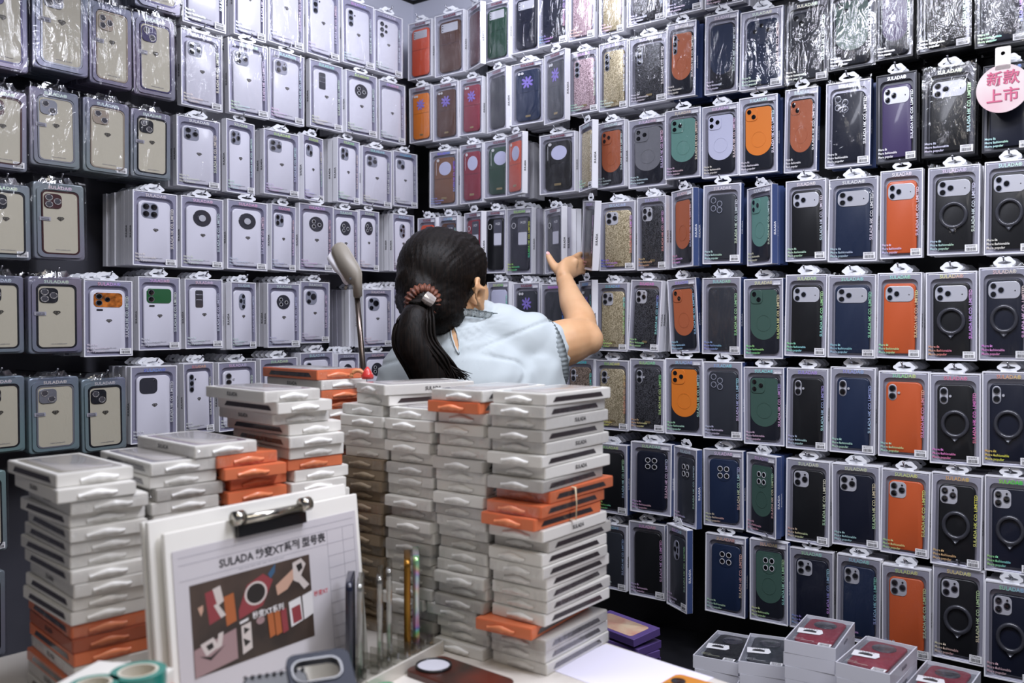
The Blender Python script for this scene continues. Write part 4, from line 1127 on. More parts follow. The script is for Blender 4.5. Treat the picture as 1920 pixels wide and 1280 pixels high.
def sample(i, m, label, clear=False, h=.150, lean=0.0, up=.006):
    loc = P0 + rx * (-.0955 + .0235 * i) + Vector((0, 0, up + h / 2))
    s = tag(empty('phone_frame_sample', loc, (lean, 0, math.radians(97))), label, 'phone frame', 'phone frame samples in the acrylic rack')
    if clear:
        bm = bmesh.new(); slab(bm, rr(.076, h, .011, 5), .0035, -.0035, .001); put('clear_shell', done(bm, 'shell'), [m], s)
        put('rim', frame_mesh(.078, h + .002, .0085, .0018, .012), [M_ACRYL], s)
    else:
        put('rim', frame_mesh(.078, h, .0105, .0032, .012), [m], s)
        bm = bmesh.new(); slab(bm, rr(.072, h - .006, .009, 5), .001, -.001, 0); put('back_panel', done(bm, 'back_panel'), [m], s)
sample(0, M_SMP['navy'], 'dark navy phone frame sample at the near end of the acrylic rack', h=.158)
sample(1, M_ACRYL, 'clear phone shell sample beside the navy frame in the rack', True)
sample(3, M_ACRYL, 'clear phone shell sample in the middle of the acrylic rack', True)
sample(4, M_ACRYL, 'clear phone shell sample beside the gold frame in the rack', True, h=.156)
sample(6, M_SMP['gold'], 'gold phone frame sample beside the blue iridescent one in the rack', h=.160)
sample(7, M_SMP['blue'], 'blue iridescent phone frame sample at the far end of the rack', h=.160)
# loose phone cases lying in front
M_DARKBLUE = mat('navy_case_back', '#1a2030', rough=.55, coat=0, spec=.3)
M_MAROON = vary(mat('maroon_case_back', '#3a1d18', rough=.35, coat=.3), 12, '#241a16', '#5a2418')
M_MINT = mat('green_case_back', '#5d8a6a', rough=.5)
M_AMBER = mat('amber_case_back', '#c07a24', rough=.45, coat=.2)
M_MIRROR = mat('pale_mirror_disc', '#cfcfd8', rough=.15, coat=.5)
M_BLACK = mat('black_plastic', '#17171a', rough=.35, coat=.3)
def flat_case(name, px, py, yaw, tilt, m, label, h=0.0, size=(.076, .158), hole=None, at=None):
    p = Vector(at) if at else on_counter(px, py) + Vector((0, 0, h))
    o = tag(empty(name, p, (0, 0, yaw)), label, 'phone case')
    bm = bmesh.new()
    po = rr(size[0], size[1], .012, 6)
    if hole:
        hx, hz, hw, hh, hr = hole
        pin = [(x + hx, z + hz) for x, z in rr(hw, hh, hr, 6)]
        def L(pts, y): return [bm.verts.new((x, z, y)) for x, z in pts]
        a, b, c, d = L(po, 0), L(po, .009), L(pin, .009), L(pin, 0)
        bridge(bm, a, b); bridge(bm, b, c); bridge(bm, c, d); bridge(bm, d, a)
    else:
        a = [bm.verts.new((x, z, 0)) for x, z in po]; b = [bm.verts.new((x, z, .008)) for x, z in po]; c = [bm.verts.new((x * .96, z * .98, .0095)) for x, z in po]
        bridge(bm, a, b); bridge(bm, b, c); bm.faces.new(c); bm.faces.new(a[::-1])
    bmesh.ops.recalc_face_normals(bm, faces=bm.faces)
    b = put('back_shell', done(bm, 'shell'), [m], o, (0, 0, 0), (tilt, 0, 0))
    return o, b
# navy case with a wide camera opening leaning on the clipboard
o1, b1 = flat_case('phone_case', 0, 0, math.radians(24), math.radians(30), M_DARKBLUE, 'dark navy phone case with wide camera cut-out lying before the price sheet', at=(-.212, 1.035, .950), hole=(-.004, .052, .056, .030, .012))
bm = bmesh.new(); ring(bm, rr(.060, .034, .014, 6), rr(.056, .030, .012, 6), .002, -.0015); put('camera_frame', done(bm, 'camera_frame'), [M_BLACK], b1, (-.004, .052, .0095), (-math.pi / 2, 0, 0))
o2, b2 = flat_case('phone_case', 0, 0, math.radians(49.5), 0, M_MAROON, 'maroon phone case with a round mirror lying before the white stacks', at=(-.080, 1.372, CT), size=(.082, .160))
bm = bmesh.new(); ring(bm, circ(.0285, 32), circ(.0255, 32), .0, -.004); put('mirror_rim', done(bm, 'mirror_rim', True), [M_BLACK], b2, (-.004, .052, .0095), (-math.pi / 2, 0, 0))
bm = bmesh.new(); bm.faces.new([bm.verts.new((x, z, 0)) for x, z in circ(.0256, 32)]); put('mirror', done(bm, 'mirror'), [M_MIRROR], b2, (-.004, .052, .0115))
o3, b3 = flat_case('phone_case', 745, 1330, math.radians(42), 0, M_MINT, 'green phone case lying between the navy and the maroon one', .0)
put('lens', mk_lens(.008), [M_BLACK, M_LENS], b3, (-.018, .058, .0098), (-math.pi / 2, 0, 0)); put('lens', mk_lens(.008), [M_BLACK, M_LENS], b3, (.004, .050, .0098), (-math.pi / 2, 0, 0))
o4, b4 = flat_case('phone_case', 1262, 1318, math.radians(-40), 0, M_AMBER, 'amber-orange phone case lying on the white paper sheet', .0015)
put('lens', mk_lens(.011), [M_BLACK, M_LENS], b4, (-.020, .050, .0098), (-math.pi / 2, 0, 0)); put('lens', mk_lens(.011), [M_BLACK, M_LENS], b4, (-.020, .024, .0098), (-math.pi / 2, 0, 0))
o5, b5 = flat_case('phone_case', 0, 0, math.radians(24), math.radians(26), M_BLACK, 'black rhinestone-edged phone case under the navy one', at=(-.262, 1.03, .930))
bm = bmesh.new()
for i in range(9):
    for x in (-.034 + .0085 * i,):
        q = bmesh.ops.create_icosphere(bm, subdivisions=1, radius=.0030, matrix=Matrix.Translation((x, .075, .0105)))
put('rhinestones', done(bm, 'rhinestones'), [M_STEEL], b5)
# boxes the navy and black cases are propped on
for h_ in range(3):
    rt = empty('flat_case_box', (-.245, .985 - .095 + .03, CT + h_ * (BT + .0003)), (0, 0, math.radians(24 + 2 * h_)))
    tag(rt, f"white flat case box, {CARD[2 - h_]} of the low pile under the navy phone case", 'box', 'flat boxes under the navy case')
    put('carton', cached('flatbox', mk_flatbox), [M_BOX['w']], rt); put('hang_tab', cached('flattab', mk_flattab), [M_BOXTAB['w']], rt)
# paper at the counter's outer edge
pc = on_counter(1180, 1262)
bm = bmesh.new(); add_box(bm, (-.075, -.105, 0), (.075, .105, .0008))
tag(put('paper_sheet', done(bm, 'paper'), [mat('lilac_white_paper', '#d6d3e2', rough=.7)], None, pc, (0, 0, math.radians(46))), 'blank white paper sheet at the counter edge beside the rubber-band stack', 'paper')

# rolls of tape
M_TAPE = mat('teal_tape', '#1f7f74', rough=.25, coat=.6); M_CORE = mat('cardboard_core', '#c9c3b4', rough=.8)
def tape(px, py, z, label, R=.030, hgt=.024, lift=.0):
    p = U(px, py, z)
    o = tag(empty('tape_roll', (p.x, p.y, CT + lift)), label, 'tape roll')
    bm = bmesh.new(); ring(bm, circ(R, 40), circ(R * .72, 40), 0, -hgt); put('tape', done(bm, 'tape', False), [M_TAPE], o, (0, 0, 0), (-math.pi / 2, 0, 0))
    bm = bmesh.new(); ring(bm, circ(R * .72, 40), circ(R * .62, 40), 0, -hgt * 1.01); put('core', done(bm, 'core', False), [M_CORE], o, (0, 0, 0), (-math.pi / 2, 0, 0))
tape(259, 1250, 1.020, 'teal tape roll standing on boxes at the foot of the first stack', lift=.1320)
tape(176, 1290, .985, 'second teal tape roll beside the one with a pale core', lift=.1320, R=.026)
# boxes lying under the tape rolls
for i, (c, h) in enumerate((('w', 0), ('w', 1), ('o', 2), ('w', 3), ('w', 4), ('o', 5), ('w', 6))):
    q = U(225, 1290, 1.02)
    rt = empty('flat_case_box', (q.x - .06, q.y - .10, CT + h * (BT + .0003)), (0, 0, math.radians(-25 + 2 * i)))
    tag(rt, f"{COLNAME[c]} flat case box, {CARD[6 - i]} of the low pile carrying the tape rolls", 'box', 'flat boxes under the tape rolls')
    put('carton', cached('flatbox', mk_flatbox), [M_BOX[c]], rt); put('hang_tab', cached('flattab', mk_flattab), [M_BOXTAB[c]], rt)

# ------------------------------------------------------------------ reaching pole with a grey pistol grip
M_GRIP = mat('grey_grip_plastic', '#8a8378', rough=.45); M_GRIPW = mat('white_grip_plastic', '#e6e4ea', rough=.4); M_ROD = mat('brown_steel_rod', '#5f554f', rough=.25, metal=.8)
pz = 1.95
pl = tag(empty('reaching_pole', (U(690, 900, pz).x, U(690, 900, pz).y + .0, 0)), 'grey pistol-grip reaching pole standing upright behind the box stacks', 'pole')
base = pl.location.copy()
def R_(px, py, dz=0): return U(px, py, pz + dz) - base
bm = bmesh.new()
foot = Vector((0.02, .0, .002))
tube(bm, [foot, R_(683, 715), R_(669, 552)], .0062, 12)
put('rod', done(bm, 'rod', True), [M_ROD], pl)
bm = bmesh.new()
def poly_prism(pix, d0, d1, name, bev=.003):
    bm = bmesh.new()
    a = [bm.verts.new(R_(x, y, d1)) for x, y in pix]; b = [bm.verts.new(R_(x, y, d0)) for x, y in pix]
    bridge(bm, a, b); bm.faces.new(a); bm.faces.new(b)
    bmesh.ops.recalc_face_normals(bm, faces=bm.faces)
    bmesh.ops.bevel(bm, geom=list(bm.edges), offset=bev, segments=3, affect='EDGES', clamp_overlap=True)
    return done(bm, name, True)
put('handle', poly_prism([(620, 470), (624, 460), (636, 453), (646, 455), (653, 463), (675, 500), (679, 510), (679, 558), (663, 559), (661, 533), (651, 530), (633, 500)], -.014, .014, 'handle'), [M_GRIP], pl)
put('squeeze_lever', poly_prism([(621, 470), (637, 500), (654, 530), (652, 536), (644, 531), (637, 517), (625, 506), (612, 484)], -.008, .008, 'squeeze_lever', .002), [M_GRIPW], pl)
bm = bmesh.new(); tube(bm, [R_(663, 527), R_(655, 529), R_(649, 536), R_(647, 543)], [.0045, .0042, .0038, .003], 10); put('trigger', done(bm, 'trigger', True), [M_GRIP], pl)
bm = bmesh.new(); tube(bm, [R_(657, 522, -.0155), R_(657, 522, -.013)], .0025, 10); put('screw', done(bm, 'screw'), [M_STEEL], pl)

# two little charms peeping over the stack tops
zt6 = CT + 23 * (BT + .0005)
q = Vector((-.362, 1.665, 0)) + Vector((.0757, .0757, 0)) * .55 + Vector((-.707, .707, 0)) * .10
zt5 = CT + 23 * (BT + .0005)
M_BERRY = vary(mat('strawberry_red', '#d2403c', rough=.35, coat=.4), 240, '#c83632', '#e8b0a0', .62, .68)
def charm(px, py, name, col, label, cone):
    p = U(px, py, 1.745); z = zt5
    bm = bmesh.new()
    if cone: tube(bm, [(0, 0, z), (0, 0, z + .006), (0, 0, z + .018), (0, 0, z + .024)], [.011, .0125, .006, .001], 14)
    else: tube(bm, [(.013 * math.cos(math.radians(a)), .013 * math.sin(math.radians(40)) * 0, z + .003 + .013 * math.sin(math.radians(a))) for a in range(0, 181, 15)], .004, 10)
    o = put(name, done(bm, name, True), [col], None, (p.x, p.y, 0))
    tag(o, label, 'charm')
charm(689, 712, 'strawberry_charm', M_BERRY, 'tiny red strawberry charm peeping above the orange-and-white stack by the pole', True)
charm(671, 714, 'ring_charm', mat('peach_charm', '#c98a5c', rough=.4), 'tiny peach arch charm above the orange-and-white stack by the pole', False)

# ------------------------------------------------------------------ round hanging sign
M_SIGN = vary(mat('sign_card', '#d8caca', rough=.5), 9, '#dbd4d0', '#d6b4b8')
M_SIGNINK = mat('rose_ink', '#c7587a', rough=.5); M_SIGNEDGE = mat('mauve_ink', '#8a4a5e', rough=.5)
sp = plane_hit(1880, 166, CORNER + N_R * .035, N_R)
sg = tag(empty('round_sign', sp, (0, 0, math.atan2(N_R.x, -N_R.y))), 'round pink and white hanging sign with rose Chinese lettering', 'sign')
sR = (plane_hit(1933, 166, CORNER + N_R * .035, N_R) - plane_hit(1833, 166, CORNER + N_R * .035, N_R)).length / 2
bm = bmesh.new(); slab(bm, circ(sR, 48), .0, -.0016, .0004); put('card', done(bm, 'card'), [M_SIGN], sg)
bm = bmesh.new(); ring(bm, [(x, z) for x, z in rr(sR * .58, sR * .95, .003, 5)], [(x * 1, z + sR * .2) for x, z in rr(sR * .16, sR * .16, sR * .078, 5)], .0, -.0016, (0, sR * 1.25)); put('hanging_strap', done(bm, 'strap'), [mat('cream_strap', '#e4e0d6', rough=.6)], sg)
put('lettering_shadow', text_mesh('新款\n上市', sR * .62, 'CENTER', bold=.0007), [M_SIGNEDGE], sg, (.0012, -.0018, -.0012 + .002))
put('lettering', text_mesh('新款\n上市', sR * .62, 'CENTER', bold=.0003), [M_SIGNINK], sg, (0, -.0021, .002))

# ------------------------------------------------------------------ ledge with white presentation boxes at the foot of the coloured wall
M_LEDGE = mat('black_ledge', '#1f1f23', rough=.4, coat=.2)
ledge_z = .50
bm = bmesh.new(); add_box(bm, (.95, -.60, 0), (3.2, -.002, ledge_z)); bmesh.ops.recalc_face_normals(bm, faces=bm.faces); bmesh.ops.bevel(bm, geom=list(bm.edges), offset=.004, segments=2, affect='EDGES')
lg = tag(put('display_ledge', done(bm, 'ledge'), [M_LEDGE], None, WALL_CORNER, (0, 0, ANG_R)), 'long black ledge below the coloured-case wall carrying boxed cases', 'ledge')
GW, GL, GT = .100, .182, .0265
M_GBOX = mat('white_presentation_card', '#dcdce4', rough=.45, coat=.15)
M_GTRAY = mat('grey_box_bed', '#6d7078', rough=.3, coat=.3)
def mk_gcarton():
    bm = bmesh.new()
    def L(pts, z): return [bm.verts.new((x, y, z)) for x, y in pts]
    po, pi = rr(GW, GL, .001, 2), rr(GW - .005, GL - .005, .0008, 2)
    a, b, c, d = L(po, 0), L(po, GT), L(pi, GT), L(pi, GT - .008)
    bridge(bm, a, b); bridge(bm, b, c); bridge(bm, c, d); bm.faces.new(d); bm.faces.new(a[::-1])
    bmesh.ops.recalc_face_normals(bm, faces=bm.faces)
    return done(bm, 'carton')
def mk_gcard():
    bm = bmesh.new()
    bm.faces.new([bm.verts.new((x, y, 0)) for x, y in ((-.024, -.016), (.020, -.016), (.026, -.004), (.022, .016), (-.024, .016))])
    for q in (((-.014, -.004), (.012, -.006), (.013, .003), (.004, .009), (-.006, .008), (-.012, .004)),):
        bm.faces.new([bm.verts.new((x, y, .0002)) for x, y in q]).material_index = 1
    for i in range(6):
        x = -.014 + .005 * i; bm.faces.new([bm.verts.new((a, b, .0002)) for a, b in ((x, .011), (x + .003, .011), (x + .003, .013), (x, .013))]).material_index = 1
    return done(bm, 'insert_card')
def gbox(loc, yaw, top, color, label, group, zs=1.0):
    o = tag(empty('presentation_box', loc, (0, 0, yaw), (1, 1, zs)), label, 'box', group)
    put('carton', cached('gcarton', mk_gcarton), [M_GBOX], o)
    put('side_lettering', text_mesh('SULADA', .009, bold=.0002), [M_GREYPRINT], o, (GW / 2 + .0004, .0, GT / 2), (0, 0, math.pi / 2))
    if top:
        bm_key = ('gbed',)
        put('bed', cached(bm_key, lambda: gplane(GW - .005, GL - .005, 0)), [M_GTRAY], o, (0, 0, GT - .0075))
        pc = put('phone_case', cached('gcase', lambda: gslab(.074, .150, .012, .005)), [case_mat(color)], o, (0, .004, GT - .0072))
        put('camera_plate', cached('gcam', lambda: gslab(.046, .046, .0229, .0008)), [M_MODULE], pc, (0, .040, .005))
        put('insert_card', cached('gcard', mk_gcard), [M_STICKER, M_BAR], o, (-.018, -.012, GT - .0008), (0, 0, .12))
        put('price_sticker', cached('sticker', mk_sticker), [M_STICKER, M_BAR], o, (.026, -.078, GT - .0006), (-math.pi / 2, 0, 0))
        put('slogan_lettering', text_mesh('More fit\nMore fashionable', .006, 'LEFT'), [M_FOIL], o, (-.038, -.066, GT - .0006), (-math.pi / 2, 0, 0))
        put('film_cover', cached('gfilm', mk_gfilm), [M_FILM2], o, (0, 0, GT + .0004))
def gplane(w, h, z):
    bm = bmesh.new(); bm.faces.new([bm.verts.new((x, y, z)) for x, y in rr(w, h, .001, 2)]); return done(bm, 'bed')
def gslab(w, h, r, t):
    bm = bmesh.new(); po = rr(w, h, r, 6)
    a = [bm.verts.new((x, y, 0)) for x, y in po]; b = [bm.verts.new((x, y, t * .75)) for x, y in po]; c = [bm.verts.new((x, y, t)) for x, y in inset(po, t * .3)]
    bridge(bm, a, b); bridge(bm, b, c); bm.faces.new(c); bmesh.ops.recalc_face_normals(bm, faces=bm.faces)
    return done(bm, 'slab', True)
def mk_gfilm():
    bm = bmesh.new(); g = []
    for j in range(25):
        g.append([bm.verts.new(((i / 14 - .5) * GW, (j / 24 - .5) * GL, .0008 * noise.noise(Vector((i * .9, j * .8, 2))) * min(1, min(i, 14 - i, j, 24 - j)))) for i in range(15)])
    for j in range(24):
        for i in range(14): bm.faces.new((g[j][i], g[j][i + 1], g[j + 1][i + 1], g[j + 1][i]))
    return done(bm, 'film_cover', True)
def gstack(pxl, pyl, pxr, pyr, z, n, color, where, twists):
    "front edge of the topmost box from (pxl, pyl) to (pxr, pyr)"
    a = U(pxl, pyl, z)
    # the far end of the front edge lies at the same height
    d = ray(pxr, pyr); b = EYE + d * ((a.z - EYE.z) / d.z)
    v = Vector((b.x - a.x, b.y - a.y, 0)); yaw = math.atan2(v.y, v.x)
    ex = Vector((math.cos(yaw), math.sin(yaw), 0)); ey = Vector((-math.sin(yaw), math.cos(yaw), 0))
    c = a + ex * GW / 2 + ey * GL / 2
    n = max(2, round((a.z - ledge_z) / (GT + .0006))); th = (a.z - ledge_z) / n
    for i in range(n):
        z0 = a.z - (i + 1) * th + .0003
        gbox(Vector((c.x, c.y, z0)) + ex * twists[i % len(twists)] * .06, yaw + twists[i % len(twists)], i == 0, color, f"white presentation box, {CARD[i]} of {where}", f"boxes of {where}", (th - .0006) / GT)
    return a.z - n * (GT + .0006)
low = []
low.append(gstack(1299, 1227, 1384, 1243, 1.98, 7, 'black', 'the ledge stack nearest the counter', (0, .03, -.02)))
low.append(gstack(1384, 1238, 1470, 1250, 1.90, 7, 'slate', 'the ledge stack with a black case', (0, .02, -.03)))
low.append(gstack(1470, 1198, 1557, 1214, 1.82, 9, 'red', 'the tallest ledge stack', (0, -.01, .01, .015)))
low.append(gstack(1566, 1240, 1660, 1262, 1.72, 8, 'red', 'the ledge stack before the orange cases', (0, .015, .02)))
low.append(gstack(1690, 1290, 1782, 1312, 1.70, 7, 'red', 'the ledge stack cut by the frame', (0, .03)))

# purple boxes on the ledge by the counter
M_PURP = mat('purple_box_card', '#5e4a86', rough=.4, coat=.35); M_PURPTOP = vary(mat('peach_case_print', '#c9a08a', rough=.3, coat=.4), 16, '#c58f7c', '#d8c0a0')
for i in range(8):
    p = U(1166, 1180, 2.20); p.z = ledge_z + .0006 + (7 - i) * .0192 + (.010 if i == 0 else 0) + .012
    o = tag(empty('purple_case_box', p + Vector((0, 0, -.012)), (0, math.radians(-6 if i == 0 else 0), math.radians(38 + (0, 6, -2, 3, 0, 4, 1, 2)[i]))), f"purple phone case box, {CARD[i]} of the pile between counter and ledge", 'box', 'purple boxes between counter and ledge')
    bm = bmesh.new(); add_box(bm, (-.045, -.085, 0), (.045, .085, .0185)); bmesh.ops.recalc_face_normals(bm, faces=bm.faces); bmesh.ops.bevel(bm, geom=list(bm.edges), offset=.001, segments=1, affect='EDGES')
    put('carton', done(bm, 'carton'), [M_PURP], o)
    put('side_lettering', text_mesh('SULADA', .008), [M_PALEFOIL], o, (.0455, -.01, .0095), (0, 0, math.pi / 2))
    if i == 0:
        put('printed_case', gslab(.066, .140, .010, .0006), [M_PURPTOP], o, (-.004, .002, .0187))
        put('camera_print', gslab(.024, .026, .006, .0006), [M_MODULE], o, (-.020, .050, .0193))
# ------------------------------------------------------------------ the woman
M_SKIN = mat('skin', '#d9a883', rough=.5, sss=.12)
M_SKIN.node_tree.nodes['Principled BSDF'].inputs['Subsurface Radius'].default_value = (.012, .005, .003)
M_SKIN.node_tree.nodes['Principled BSDF'].inputs['Subsurface Scale'].default_value = .5
vary(M_SKIN, 14, '#cb9b70', '#d8ac82')
M_HAIR = mat('black_brown_hair', '#171210', rough=.5, spec=.16)
def hair_strands():
    nt = M_HAIR.node_tree; b = nt.nodes['Principled BSDF']
    tc = nt.nodes.new('ShaderNodeTexCoord'); mp = nt.nodes.new('ShaderNodeMapping'); nz = nt.nodes.new('ShaderNodeTexNoise'); bp = nt.nodes.new('ShaderNodeBump'); cr = nt.nodes.new('ShaderNodeValToRGB')
    mp.inputs['Rotation'].default_value = (.3, .55, 0); mp.inputs['Scale'].default_value = (260, 260, 10)
    nz.inputs['Scale'].default_value = 1.0; nz.inputs['Detail'].default_value = 2
    bp.inputs['Strength'].default_value = .35; bp.inputs['Distance'].default_value = .002
    cr.color_ramp.elements[0].color = srgb('#0b0908'); cr.color_ramp.elements[1].color = srgb('#1d1612'); cr.color_ramp.elements[0].position = .35; cr.color_ramp.elements[1].position = .75
    nt.links.new(tc.outputs['Object'], mp.inputs['Vector']); nt.links.new(mp.outputs[0], nz.inputs['Vector']); nt.links.new(nz.outputs['Fac'], bp.inputs['Height'])
    nt.links.new(bp.outputs[0], b.inputs['Normal']); nt.links.new(nz.outputs['Fac'], cr.inputs[0]); nt.links.new(cr.outputs[0], b.inputs['Base Color'])
hair_strands()
M_BLOUSE = mat('pale_blue_blouse', '#bac3c5', rough=.75, sheen=.15, bump=(700, .12, .0006))
M_LACE = vary(mat('grey_lace', '#b9c3c6', rough=.8), 260, '#8f999e', '#d5dcdc', .36, .50)
M_TROUSER = mat('dark_trousers', '#2a2c33', rough=.8)
M_NAIL = mat('pink_nail', '#e2a6a0', rough=.25, coat=.4)
M_SCRUNCH = vary(mat('brown_scrunchie', '#5a3226', rough=.6), 120, '#43241b', '#7a4630')
M_BEAD = mat('crystal_bead', '#d8cfc8', rough=.12, metal=.5, coat=.5)

def shells(parts, voxel, name, smooth_it=6):
    "union of closed shells -> one continuous smooth surface"
    bm = bmesh.new()
    for f in parts: f(bm)
    bmesh.ops.recalc_face_normals(bm, faces=bm.faces)
    me = bpy.data.meshes.new(name); bm.to_mesh(me); bm.free()
    o = bpy.data.objects.new(name, me); COL.objects.link(o)
    m = o.modifiers.new('r', 'REMESH'); m.mode = 'VOXEL'; m.voxel_size = voxel
    if smooth_it:
        s = o.modifiers.new('s', 'SMOOTH'); s.iterations = smooth_it; s.factor = .5
    bpy.context.view_layer.update()
    out = bpy.data.meshes.new_from_object(o.evaluated_get(bpy.context.evaluated_depsgraph_get()))
    bpy.data.objects.remove(o); bpy.data.meshes.remove(me)
    for p in out.polygons: p.use_smooth = True
    return out
def ell(c, r, M=None, seg=20):
    def f(bm):
        q = bmesh.ops.create_uvsphere(bm, u_segments=seg, v_segments=seg * 2 // 3, radius=1.0)
        for v in q['verts']:
            w = Vector((v.co.x * r[0], v.co.y * r[1], v.co.z * r[2])) + Vector(c)
            v.co = M @ w if M is not None else w
    return f
def limb(pts, rad, n=16, lat=None, M=None):
    "smoothly interpolated tapered limb with rounded ends"
    def f(bm):
        P = [Vector(p) for p in pts]
        if M is not None: P = [M @ p for p in P]
        R = [r if isinstance(r, tuple) else (r, r) for r in rad]
        pp, rr2 = [], []
        for i in range(len(P) - 1):
            p0, p1, p2, p3 = P[max(i - 1, 0)], P[i], P[i + 1], P[min(i + 2, len(P) - 1)]
            for k in range(5):
                t = k / 5
                pp.append(0.5 * ((2 * p1) + (p2 - p0) * t + (2 * p0 - 5 * p1 + 4 * p2 - p3) * t * t + (3 * p1 - p0 - 3 * p2 + p3) * t ** 3))
                rr2.append(tuple(R[i][j] + (R[i + 1][j] - R[i][j]) * t for j in (0, 1)))
        pp.append(P[-1]); rr2.append(R[-1])
        d0 = (pp[0] - pp[1]).normalized(); d1 = (pp[-1] - pp[-2]).normalized()
        a0, a1 = min(rr2[0]), min(rr2[-1])
        pre = [(pp[0] + d0 * a0 * s, tuple(x * c for x in rr2[0])) for s, c in ((.95, .25), (.75, .62), (.4, .90))]
        post = [(pp[-1] + d1 * a1 * s, tuple(x * c for x in rr2[-1])) for s, c in ((.4, .90), (.75, .62), (.95, .25))]
        tube(bm, [p for p, _ in pre] + pp + [p for p, _ in post], [r for _, r in pre] + rr2 + [r for _, r in post], n, True, 0, lat)
    return f

HZ = 2.10
HC = U(838, 538, HZ)                                     # middle of the head
az, pit = math.radians(36), math.radians(6)
HM = Matrix.Translation(HC) @ Matrix.Rotation(-az, 4, 'Z') @ Matrix.Rotation(pit, 4, 'X') @ Matrix.Rotation(math.radians(-3), 4, 'Y') @ Matrix.Scale(1.05, 4)
# local head axes: +y the face, +x the right ear, +z up
NB = U(872, 612, 2.115)                                  # base of the neck
RS, LS = U(985, 664, 2.125), U(757, 702, 2.11)           # shoulder joints
RE, RW = U(1094, 632, 2.18), U(1061, 530, 2.40)          # elbow, wrist
LE, LW = U(722, 860, 2.12), U(760, 905, 2.32)
lat = (RS - LS).normalized(); lath = Vector((lat.x, lat.y, 0)).normalized()
def st(px, z, y): return Vector(((px - 960) / F * y, y, z))
spine = [st(885, .80, 2.12), st(885, .92, 2.12), st(884, 1.04, 2.13), st(880, 1.16, 2.12), st(876, 1.26, 2.115), st(874, 1.33, 2.115)]
